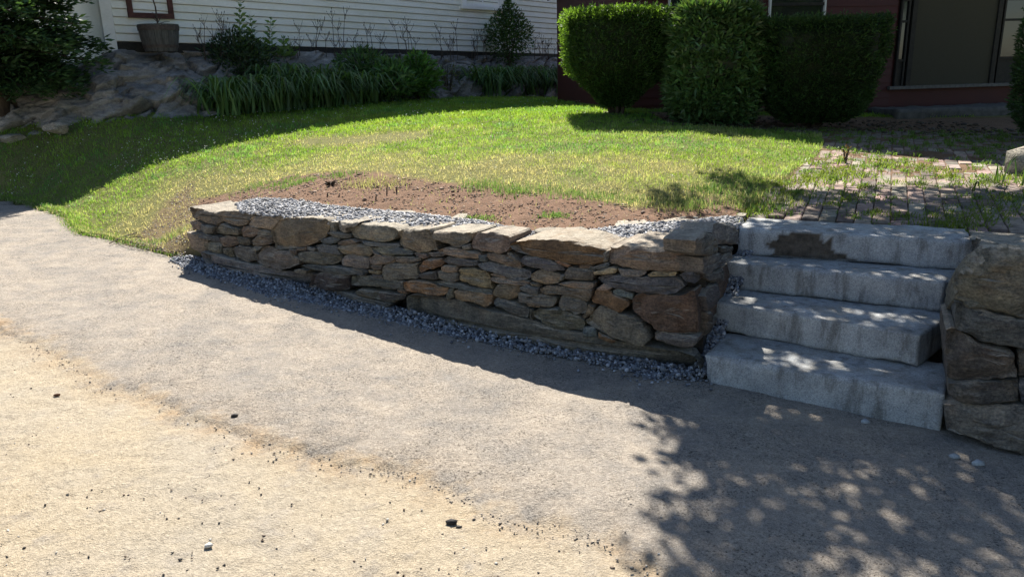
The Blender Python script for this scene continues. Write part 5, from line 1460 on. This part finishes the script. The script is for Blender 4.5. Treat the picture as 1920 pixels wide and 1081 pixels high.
V, F = box_vf(rpt(.06, .02, zbase), .14, .07, 3.0, RD); mk('corner_board', V, F, MAT['red'], rh)
def red_window(s0, s1, z0, H_, nm_side):
    fr = [box_vf(rpt(s0 + .012, .03, z0), .024, .07, H_, RD), box_vf(rpt(s1 - .012, .03, z0), .024, .07, H_, RD)]
    f_ = mk('casing', *fr[0], MAT['trim'], rh); mk('casing', *fr[1], MAT['trim'], rh)
    V, F = join([box_vf(rpt((s0 + s1) / 2, .03, z0 + H_ - .05), s1 - s0 - .05, .05, .05, RD), box_vf(rpt((s0 + s1) / 2, .04, z0 - .05), s1 - s0, .09, .049, RD), box_vf(rpt((s0 + s1) / 2, .025, z0 + .6), s1 - s0 - .05, .04, .045, RD)]); mk('sash', V, F, MAT['darktrim'], f_)
    V, F = box_vf(rpt((s0 + s1) / 2, .005, z0), s1 - s0 - .05, .02, H_ - .05, RD); mk('pane', V, F, MAT['glass'], f_)
red_window(wl0, wl1, zw, 1.15, 0); red_window(wr0, wr1, zw, 1.15, 0)
# porch bay: sill, red apron, screened door, side lights
sd0, zd = rs_of(1640, 163); 
a0 = S_DOOR0
zsill = rs_of(1700, 161)[1]
V, F = box_vf(rpt(a0 + 1.6, .035, zsill - .05), 3.3, .10, .05, RD); mk('door_sill', V, F, MAT['greytrim'], rh)
d0, d1 = rs_of(1702, 80)[0], rs_of(1868, 80)[0]
V, F = box_vf(rpt((d0 + d1) / 2, .01, zsill + .001), d1 - d0 - .16, .03, 2.05, RD); dr = mk('screen_door', V, F, MAT['screen'], rh)
fr = [box_vf(rpt(d0 + .04, .025, zsill + .001), .08, .06, 2.12, RD), box_vf(rpt(d1 - .04, .025, zsill + .001), .08, .06, 2.12, RD), box_vf(rpt((d0 + d1) / 2, .025, zsill + 2.05), d1 - d0 - .165, .055, .08, RD)]
V, F = join(fr); mk('door_frame', V, F, MAT['darktrim'], dr)
for (x0, x1) in ((a0 + .05, d0 - .04), (d1 + .04, d1 + .95)):
    V, F = box_vf(rpt((x0 + x1) / 2, .0, zsill + .42), x1 - x0, .03, 1.6, RD); pn = mk('side_window', V, F, MAT['glass'], rh)
    fr = [box_vf(rpt(x0 + .015, .02, zsill + .001), .03, .05, 2.1, RD), box_vf(rpt(x1 - .015, .02, zsill + .001), .03, .05, 2.1, RD)]
    for z_ in (.38, .98, 1.3, 1.65, 2.05): fr.append(box_vf(rpt((x0 + x1) / 2, .02, zsill + z_), x1 - x0 - .065, .045, .035, RD))
    V, F = join(fr); mk('muntin', V, F, MAT['darktrim'], pn)
    V, F = box_vf(rpt((x0 + x1) / 2, .0, zsill + .001), x1 - x0 - .065, .035, .375, RD); mk('lower_panel', V, F, MAT['darktrim'], pn)
V, F = box_vf(rpt(a0 + 1.6, .0, zsill + 2.14), 3.3, .05, .7, RD); mk('porch_header', V, F, MAT['darktrim'], rh)
# low stoop in front of the door
sp0 = UT(1600, 222)[:2]
V = []
ps = [rpt(a0 - .3, .0, 0), rpt(a0 + 3.0, .0, 0), rpt(a0 + 3.0, .55, 0), rpt(a0 - .3, .55, 0)]
V, F = box_vf(rpt(a0 + 1.4, .42, .8), 3.6, .75, .27, RD)
c8 = [V[0], V[1], V[2], V[3], V[4], V[5], V[6], V[7]]
so_ = rough_block('stoop', c8, .06, simple('old_concrete', (.07, .068, .062), (.14, .135, .125), 9, .9, .4, .01), None, 91, amp=.012)
tag(so_, 'low worn grey stone stoop below the porch door', 'stoop')

# ------------------------------------------------------------------ planting against the ledge
def ribbon_plant(name, label, base, n, L, W_, colr, seed, group=None, cat='plant', spread=.16, flop=1.0):
    e = empty(name, tuple(base)); tag(e, label, cat, group)
    rs = np.random.RandomState(seed); V, F, C = [], [], []
    for k in range(n):
        a = rs.uniform(0, 6.283); l = L * rs.uniform(.6, 1.15); w = W_ * rs.uniform(.7, 1.2)
        p0 = np.array([base[0] + rs.normal(0, spread), base[1] + rs.normal(0, spread * .7), base[2]])
        d = np.array([math.cos(a), math.sin(a)]); sd = np.array([-d[1], d[0], 0]); out = rs.uniform(.25, .75) * flop
        cc = np.array(colr) * rs.uniform(.55, 1.45) * (1 + rs.normal(0, .06, 3)); o = len(V)
        seg = 6
        for i in range(seg + 1):
            t = i / seg; r_ = out * l * t ** 1.2; z_ = l * (1.15 * t - .95 * flop * t ** 2.4 * rs.uniform(.95, 1.05))
            p = p0 + np.array([d[0] * r_, d[1] * r_, z_]); ww = w * (1 - t ** 2.5) / 2 + .001
            V.append(p - sd * ww); V.append(p + sd * ww); C += [cc, cc]
        for i in range(seg):
            F.append((o + 2 * i, o + 2 * i + 1, o + 2 * i + 3)); F.append((o + 2 * i, o + 2 * i + 3, o + 2 * i + 2))
    mk('blades', np.array(V), np.array(F), MAT['leaf'], e, cols=np.clip(np.array(C), 0, 1), kind='stuff')
DAY = (.11, .20, .075)
for i, (x, y) in enumerate([(420, 216), (455, 212), (495, 209), (535, 206), (575, 202), (612, 200), (650, 197), (690, 193), (520, 190), (600, 186)]):
    p = UT(x, y) if i < 8 else UT(x, y + 14) + np.array([0, .35, .15])
    ribbon_plant('daylily_clump', (['leftmost daylily clump at the foot of the ledge', 'second daylily clump from the left at the ledge foot', 'third daylily clump from the left at the ledge foot', 'fourth daylily clump from the left at the ledge foot', 'fifth daylily clump from the left at the ledge foot', 'sixth daylily clump from the left, before the fern', 'seventh daylily clump from the left, before the fern', 'daylily clump touching the peonies', 'raised daylily clump behind the third and fourth', 'raised daylily clump behind the fifth and sixth'][i]), p, 150, 1.25, .036, DAY, 900 + i, 'daylily clumps along the left part of the ledge')
for i, (x, y) in enumerate([(905, 181), (940, 180), (975, 179), (1010, 178), (1045, 178), (1075, 178)]):
    p = UT(x, y)
    ribbon_plant('daylily_clump', (['daylily clump nearest the yellowish weeds, right group', 'second daylily clump of the right group', 'daylily clump left of below the vine shrub', 'daylily clump right of below the vine shrub', 'daylily clump second from the sunlit yew', 'daylily clump half hidden by the sunlit yew'][i]), p, 150, 1.4, .036, DAY, 930 + i, 'daylily clumps left of the sunlit yew')
def bushy(name, label, base, rx, ry, H, n, L, W_, colr, seed, cat='plant', mat='leaf', cone=False, stems=8, up=.5):
    e = empty(name, tuple(base)); tag(e, label, cat)
    rs = np.random.RandomState(seed)
    d = rs.normal(0, 1, (n, 3)); d /= np.linalg.norm(d, axis=1)[:, None]; rr_ = rs.rand(n) ** .4
    z = np.clip(.5 + .5 * d[:, 2] * rr_, .02, 1)
    wz = np.interp(z, [0, .25, .6, 1], [.7, 1, .85, .15] if cone else [.75, 1, .95, .5])
    lump = 1 + .25 * fbm(np.arctan2(d[:, 1], d[:, 0]) * 2, z * 4, seed)
    P = np.c_[base[0] + d[:, 0] * rr_ * rx * wz * lump, base[1] + d[:, 1] * rr_ * ry * wz * lump, base[2] + z * H]
    N = np.c_[d[:, 0], d[:, 1], d[:, 2] * .5 + up] + rs.normal(0, .6, (n, 3))
    C = np.array(colr) * rs.uniform(.55, 1.5, (n, 1)) * (1 + rs.normal(0, .08, (n, 3)))
    V, F, C = leaves(P, N, L * rs.uniform(.6, 1.3, n), W_ * rs.uniform(.7, 1.2, n), np.clip(C, .004, .8), seed)
    mk('foliage', V, F, MAT[mat], e, cols=C, kind='stuff')
    tv = [tube([np.array(base) + (0, 0, -.05), np.array(base) + (math.cos(k * 2.4) * rx * .25, math.sin(k * 2.4) * ry * .25, H * .45), np.array(base) + (math.cos(k * 2.4) * rx * .5, math.sin(k * 2.4) * ry * .5, H * .85)], [.010, .008, .004], 5) for k in range(stems)]
    V, F = join(tv); mk('stems', V, F, MAT['bark'], e)
    return e
PE = (.10, .20, .065)
p = UT(735, 192); bushy('peony_bush', 'leafy green peony between the daylilies and bare rock', p, .5, .4, .75, 1600, .13, .04, PE, 41)
p = UT(785, 188); bushy('peony_bush', 'bright divided leaf peony nearest the bare rock face', p, .45, .4, .85, 1500, .15, .045, (.10, .22, .05), 42)
p = UT(665, 192) + np.array([.1, .5, .3]); bushy('fern_clump', 'ferny clump rising behind the daylilies', p, .6, .3, .65, 1500, .12, .03, (.08, .16, .055), 43)
p = UT(440, 195) + np.array([0, .35, .2]); bushy('weedy_shrub', 'dark tangled weeds climbing the ledge below the tall milkweed', p, .7, .35, 1.0, 2200, .09, .035, (.04, .075, .035), 44)
p = UT(720, 172) + np.array([.4, .8, .1]); bushy('weedy_shrub', 'low dark weeds on the ledge behind the peonies', p, .8, .3, .8, 1500, .09, .03, (.045, .085, .03), 45)
p = UT(840, 184) + np.array([.0, .1, .0]); bushy('weedy_shrub', 'thin yellowish weeds in the rock gap right of the peonies', p, .35, .3, .75, 260, .07, .02, (.09, .11, .035), 48)
pv = UWH(955, 118, .5); bushy('vine_shrub', 'tall cone shaped leafy shrub against the white siding', pv - np.array([0, 0, .1]), .62, .45, 1.5, 3600, .075, .035, (.055, .11, .03), 46, 'shrub', cone=True)
# tall milkweed with paired leaves
def stalk(name, label, x, ybase, ytop, o, seed, leafy=True, n=1, group=None, cat='weed', L=.18, colr=(.11, .20, .06)):
    b0 = UWH(x, ybase, o); t0 = UWH(x, ytop, o); H_ = t0[2] - b0[2]
    e = empty(name, tuple(b0)); tag(e, label, cat, group)
    rs = np.random.RandomState(seed); tv, P, N, Ls = [], [], [], []
    for k in range(n):
        h = H_ * (1 if k == 0 else rs.uniform(.45, .8)); ox, oy = (0, 0) if k == 0 else (rs.normal(0, .18), rs.normal(0, .12))
        lx_ = rs.normal(0, .06)
        pts = [b0 + (ox, oy, -.05), b0 + (ox + lx_ * .3, oy, h * .5), b0 + (ox + lx_, oy, h)]
        tv.append(tube(pts, [.008, .006, .003], 5))
        if leafy:
            m_ = int(h / .055)
            for j in range(m_):
                t = .15 + .85 * j / m_; a = j * 1.57 + rs.normal(0, .2)
                for s_ in (0, math.pi):
                    P.append(b0 + (ox + lx_ * t, oy, h * t)); N.append((math.cos(a + s_), math.sin(a + s_), .45)); Ls.append(L * (1.15 - .6 * t))
        else:
            for j in range(5):
                a = rs.uniform(0, 6.28); q0 = b0 + (ox + lx_, oy, h)
                q1 = q0 + (math.cos(a) * .09, math.sin(a) * .05, rs.uniform(.02, .12)); tv.append(tube([q0 - (0, 0, .1 * rs.rand()), q1], [.0035, .0025], 4))
                P.append(q1); N.append((math.cos(a) * .3, 0, 1)); Ls.append(.05)
    V, F = join(tv); mk('stem', V, F, MAT['bark'] if not leafy else MAT['greenstem'], e)
    n_ = len(P); Ls = np.array(Ls)
    C = np.array(colr) * rs.uniform(.6, 1.4, (n_, 1))
    V, F, C = leaves(np.array(P), np.array(N), Ls, Ls * (.42 if leafy else .35), C, seed)
    mk('leaves', V, F, MAT['leaf'], e, cols=C, kind='stuff')
MAT['greenstem'] = simple('green_stem', (.05, .08, .03), (.09, .13, .05), 20, .7)
stalk('milkweed', 'tallest milkweed stalk with paired leaves against the siding', 452, 115, 2, .55, 1, True, 1)
stalk('milkweed', 'milkweed clump right beside the tallest stalk', 480, 112, 28, .5, 2, True, 4)
stalk('milkweed', 'milkweed stalks at the right of the leafy group', 505, 112, 32, .45, 3, True, 4)
stalk('milkweed', 'short milkweed pair trailing right along the siding', 535, 108, 66, .4, 4, True, 4)
for i, (x, yt, n_) in enumerate([(385, 45, 2), (420, 32, 3), (432, 50, 4), (562, 55, 3), (592, 52, 2), (612, 72, 3), (628, 30, 2), (645, 28, 3), (663, 72, 3), (700, 60, 4), (750, 48, 3), (768, 46, 3), (828, 58, 3), (858, 50, 4), (895, 68, 4), (912, 68, 3), (1002, 70, 4), (1018, 76, 4), (1045, 85, 4), (1060, 88, 3)]):
    stalk('seed_stalk', 'thin dry seed stalk standing in front of the white siding', x, 108, yt, .35, 20 + i, False, n_, 'dry seed stalks along the white siding', colr=(.06, .055, .035))

# dark conifer at the upper left
cb = np.array([-7.25, 11.4, 1.35])
ce_ = empty('conifer', tuple(cb)); tag(ce_, 'dark spreading conifer overhanging the ledge at the upper left', 'tree')
V, F = tube([cb + (0, 0, -.5), cb + (0, 0, 2), cb + (.1, .1, 5.5)], [.17, .13, .03], 10); mk('trunk', V, F, MAT['bark'], ce_, smooth=True)
rs = np.random.RandomState(88); G = []; br = []
for k in range(120):
    h = rs.uniform(.15, 5.2) if k > 70 else rs.uniform(.5, 2.2); a = rs.uniform(0, 6.283)
    rmax = 2.15 * (1 - h / 6.6) * float(np.interp(h, [.4, 1.3], [.6, 1.0])) * rs.uniform(.7, 1.1)
    if math.cos(a) > .2: rmax *= .93
    p0 = cb + (0, 0, h + .15); p1 = p0 + (math.cos(a) * rmax, math.sin(a) * rmax * .85, -.18 * rmax + rs.uniform(-.1, .1))
    br.append(tube([p0, p1], [.02, .005], 5))
    n_ = 420; t = rs.rand(n_) ** .7; base_ = p0 + (p1 - p0) * t[:, None]
    sd = np.array([-math.sin(a), math.cos(a), 0]); wd = .42 * np.sin(np.clip(t, .05, 1) * 2.6) * rs.uniform(-1, 1, n_)
    P = base_ + sd * wd[:, None] + np.c_[np.zeros((n_, 2)), rs.normal(0, .06, n_) - .08 * np.abs(wd)]
    N = np.array([math.cos(a), math.sin(a), .05]) + sd * (np.sign(wd) * .7)[:, None] + rs.normal(0, .35, (n_, 3))
    C = np.array([.026, .055, .02]) * rs.uniform(.6, 1.6, (n_, 1)) * (1 + .6 * (t[:, None] > .8))
    G.append(leaves(P, N, .11 * rs.uniform(.6, 1.3, n_), .035 * rs.uniform(.7, 1.2, n_), C, 1000 + k))
leafobj('foliage', G, MAT['needle'], ce_)
V, F = join(br); mk('branches', V, F, MAT['bark'], ce_, kind='stuff')

# ------------------------------------------------------------------ overhanging maple: it stands right of the picture and throws the dappled shade
tb = np.array([7.6, 7.2, .9])
tr = empty('maple_tree', tuple(tb)); tag(tr, 'maple at the right whose low limbs overhang the granite steps', 'tree')
V, F = tube([tb + (0, 0, -.3), tb + (.03, 0, .6), tb + (-.1, .05, 2.4), tb + (-.15, .1, 4.5), tb + (0, .1, 7.5)], [.30, .22, .19, .14, .05], 14); mk('trunk', V, F, MAT['bark'], tr, smooth=True)
SH = [UG(*q)[:2] for q in ((1272, 792), (1236, 800), (1230, 850), (1225, 880), (1262, 930), (1225, 960), (1208, 1010), (1215, 1100))]
tanE = math.tan(SUN_EL)
def lift(p, z):       # point at height z whose shadow falls on p
    d = (z - p[2]) / tanE
    return np.array([p[0] + SUN_X * d, p[1] + d, z])
SHP = [(.80, 3.95), (.78, 3.62), (.66, 3.50), (.68, 3.2), (.66, 3.0), (.56, 2.75), (.50, 2.4), (.42, 2.0), (.4, 1.4), (2.0, 1.0), (4.6, 2.0), (5.6, 4.8), (4.6, 5.9), (3.9, 6.0), (3.2, 6.1), (2.75, 6.2), (2.2, 6.15), (2.0, 5.6), (1.75, 5.05), (1.35, 4.85), (1.05, 4.75), (.92, 4.5), (.80, 4.2), (.86, 3.85)]
rs = np.random.RandomState(123)
P_, N_, L_, C_ = [], [], [], []
tw = []
def crown_z(p): return 3.9 + 1.0 * (fbm(np.array([p[0] * .5]), np.array([p[1] * .5]), 71)[0] + .3)
nclu = 0
cells = scatter(SHP, 1950, rs)
dE = dpoly(cells[:, 0], cells[:, 1], SHP)
gap = fbm(cells[:, 0] * 1.9, cells[:, 1] * 1.9, 72)
for p, e_, gp in zip(cells, dE, gap):
    if gp > .40 and rs.rand() < .8 and not (p[1] > 2.9 and p[0] < 2.2): continue
    if e_ < .09: continue
    if p[1] > 5.0 and rs.rand() < .25: continue      # lighter edge of the crown
    if 3.5 < p[1] <= 5.0 and (rs.rand() < .15 or fbm(p[:1] * 2.6, p[1:2] * 3.4, 75)[0] > .22): continue
    zc = 3.6 + rs.rand() * 1.6
    gz_ = .05 if p[1] < 3.6 else (.4 if p[1] < 4.8 else .8)
    c = lift(np.array([p[0], p[1], gz_]), zc)
    if c[1] > 10.3: continue
    n_ = rs.randint(14, 26)
    dd2 = rs.normal(0, .085, (n_, 3)) * np.array([1.15, 1.15, .8])
    P_.append(c + dd2); N_.append(rs.normal(0, 1, (n_, 3)) * np.array([1, 1, .4]) + np.array([0, 0, -.3])); L_.append(rs.uniform(.055, .10, n_))
    nclu += 1
    if rs.rand() < .35:
        tw.append(tube([c, c + (rs.uniform(.1, .5), rs.uniform(-.1, .2), rs.uniform(.05, .3))], [.003, .006], 4))
for (x, y, sx_, k_) in ((1265, 372, .16, 16), (1300, 388, .14, 12), (1245, 385, .10, 6), (1365, 332, .12, 9), (1400, 358, .16, 14), (1425, 385, .16, 14), (1385, 345, .1, 8), (1440, 350, .12, 9)):
    for _ in range(k_):
        p = UT(x, y); p[0] += rs.normal(0, sx_ * .8); p[1] += rs.normal(0, sx_); c = lift(p, rs.uniform(4.2, 4.8)); n_ = rs.randint(8, 16)
        P_.append(c + rs.normal(0, .075, (n_, 3))); N_.append(rs.normal(0, 1, (n_, 3))); L_.append(rs.uniform(.05, .09, n_))
# outlying twig near the photographer
for (x, y) in ((910, 1092), (1380, 1000)):
    c = lift(UG(x, y), 5.0); n_ = 9
    P_.append(c + rs.normal(0, .04, (n_, 3))); N_.append(rs.normal(0, 1, (n_, 3))); L_.append(rs.uniform(.06, .1, n_))
# the rest of the crown round the trunk
q = rs.normal(0, 1, (1500, 3)); q /= np.linalg.norm(q, axis=1)[:, None]
for d_ in q[:520]:
    c = tb + np.array([0, .3, 5.9]) + d_ * np.array([3.0, 2.7, 2.0]) * rs.uniform(.75, 1)
    n_ = 18; P_.append(c + rs.normal(0, .16, (n_, 3))); N_.append(rs.normal(0, 1, (n_, 3))); L_.append(rs.uniform(.08, .13, n_))
P_ = np.concatenate(P_); N_ = np.concatenate(N_); L_ = np.concatenate(L_)
print('maple leaves', len(P_), 'clusters', nclu)
C = np.array([.06, .13, .03]) * rs.uniform(.6, 1.4, (len(P_), 1))
V, F, C = leaves(P_, N_, L_, L_ * .85, C, 5)
mk('crown', V, F, MAT['leaf'], tr, cols=C, kind='stuff')
for (z0, ends) in ((2.6, [(4.5, 8.2, 4.3), (2.2, 8.4, 4.5)]), (3.0, [(5.2, 6.9, 4.2), (2.8, 6.6, 4.4), (1.4, 6.9, 4.6)]), (3.6, [(5.6, 5.2, 4.6), (3.4, 5.4, 4.8)]), (4.0, [(7.4, 4.5, 6.2)]), (4.4, [(9.4, 8.5, 6.8)])):
    pts = [tb + (-.1, .05, z0)] + [np.array(e) for e in ends]
    tw.append(tube(pts, np.linspace(.085, .02, len(pts)), 7))
    for e in ends:
        for _ in range(5):
            q0 = np.array(e) - (np.array(e) - pts[0]) * rs.rand() * .35; tw.append(tube([q0, q0 + rs.normal(0, .5, 3) * np.array([1, 1, .35])], [.014, .004], 5))
V, F = join(tw); mk('limbs', V, F, MAT['bark'], tr, smooth=True)

# ------------------------------------------------------------------ small things
def twig(name, label, pxs, r, lift_=.01):
    P = [UT(*q) if q[1] < 440 else UG(*q) for q in pxs]
    V, F = tube([p + np.array([0, 0, lift_ + .01 * (i % 2)]) for i, p in enumerate(P)], [r] * len(P), 5)
    tag(mk(name, V, F, MAT['bark']), label, 'twig')
twig('twig', 'long dark twig lying where the lawn meets the driveway', [(206, 460), (228, 450), (255, 440)], .006, .02)
twig('twig', 'thin bent twig just right of the long dark one', [(218, 462), (236, 452), (262, 447), (272, 452)], .004, .02)
for i, (x, y, h, lb) in enumerate([(725, 366, .09, 'dark stub sticking out of the bare soil, taller of the central pair'), (743, 362, .06, 'shorter dark stub right of the taller one in the soil'), (613, 372, .05, 'small stub left of centre on the soil strip'), (704, 377, .05, 'lowest small stub in the soil near the gravel')]):
    p = UT(x, y); V, F = tube([p + (0, 0, -.02), p + (.006, 0, h * .6), p + (.012, 0, h)], [.007, .006, .004], 6); tag(mk('stub', V, F, MAT['bark']), lb, 'stub')
p = UT(620, 348)
V, F = leaves(np.repeat([p + (0, 0, .01)], 26, 0), np.random.RandomState(3).normal(0, 1, (26, 3)) * np.array([1, 1, .5]) + (0, 0, .5), np.full(26, .07), np.full(26, .02), np.repeat([(.03, .022, .018)], 26, 0))[:2]
tag(mk('dead_plant', V, F, MAT['bark']), 'dark withered plant in the bare soil', 'plant')
# taller weeds by the path
p = UT(1885, 345); ribbon_plant('tall_weed', 'tall grassy weed at the right side of the path', p, 14, .40, .011, (.07, .14, .04), 51, flop=.6, spread=.05)
p = UT(1826, 358); ribbon_plant('arching_weed', 'lone arching dark grass blade on the lit path', p, 4, .28, .012, (.05, .09, .03), 52, flop=1.1, spread=.02)
p = UT(1585, 302); bushy('dock_weed', 'small reddish weed at the back of the lit path', p, .06, .06, .14, 40, .035, .010, (.16, .10, .035), 53, stems=3)
rk_ = UT(1925, 325)
A = ICO * .24 * np.array([1, .8, .75]); A = np.array([a_ * (1 + .25 * mn.noise(Vector(a_ * 9))) for a_ in A])
Vn = A + rk_ + np.array([.08, .1, .08])
tag(mk('rock', Vn, ICF, MAT['stone'], color=COLS['l']), 'pale rock lit by the sun at the right edge of the path', 'rock')
# ground litter under the hedge, in shade
q = np.c_[R.uniform(1.0, 6.5, 1400), R.uniform(9.0, 11.3, 1400)]; q = q[(q[:, 1] > 9.7 - .12 * (q[:, 0] - 2)) ]
chips('leaf_litter', np.c_[q, T(q[:, 0], q[:, 1]) + .01], R.uniform(.008, .03, len(q)), MAT['gravel'], [(.07, .05, .035), (.05, .04, .03), (.1, .08, .05)], .25, 10, 1.6)['label'] = 'dark dead leaves under the front hedge'

# ------------------------------------------------------------------ across the road, behind the camera: what the windows mirror
NBX = 24.0
nb = empty('neighbour_house', (4 + NBX, -24, 0)); tag(nb, 'plain white house across the road behind the camera, seen only mirrored in glass', 'house')
V = [(-3, -24, -.3), (11, -24, -.3), (11, -32, -.3), (-3, -32, -.3), (-3, -24, 5), (11, -24, 5), (11, -32, 5), (-3, -32, 5), (-3, -28, 8), (11, -28, 8)]
V = [(a + NBX, b, c) for a, b, c in V]
mk('wall', V, [(3, 2, 1, 0), (0, 1, 5, 4), (1, 2, 6, 9, 5), (2, 3, 7, 6), (3, 0, 4, 8, 7)], MAT['white'], nb)
V = [(-3.4, -23.6, 4.8), (11.4, -23.6, 4.8), (11.4, -28, 8.1), (-3.4, -28, 8.1), (11.4, -32.4, 4.8), (-3.4, -32.4, 4.8)]
V = [(a + NBX, b, c) for a, b, c in V]
mk('roof', V, [(0, 1, 2, 3), (3, 2, 4, 5)], MAT['shingle'], nb)

for i, (x, y, r_, lb) in enumerate([(7, -17, 4.0, 'broad tree across the road left of the white neighbour house'), (15, -19, 4.5, 'tall round tree across the road, second from the left'), (23, -18, 4.2, 'dark tree across the road, third from the left'), (-4, -19, 4.2, 'spreading tree across the road at far left'), (30, -15, 4, 'last tree across the road at far right')]):
    e = empty('street_tree', (x, y, -.1)); tag(e, lb, 'tree')
    V, F = tube([(x, y, -.3), (x + .1, y, 2), (x, y + .2, 5)], [.3, .22, .1], 8); mk('trunk', V, F, MAT['bark'], e)
    rs = np.random.RandomState(500 + i); d = rs.normal(0, 1, (5000, 3)); d /= np.linalg.norm(d, axis=1)[:, None]
    P = np.array([x, y, 5.2]) + d * np.array([r_, r_, r_ * .85]) * (rs.rand(5000, 1) ** .35) * (1 + .25 * fbm(np.arctan2(d[:, 1], d[:, 0]) * 2, d[:, 2] * 3, 90 + i))[:, None]
    V, F, C = leaves(P, rs.normal(0, 1, (5000, 3)), rs.uniform(.3, .6, 5000), rs.uniform(.2, .35, 5000), np.array([.05, .10, .03]) * rs.uniform(.6, 1.4, (5000, 1)), i)
    mk('crown', V, F, MAT['leaf'], e, cols=C, kind='stuff')
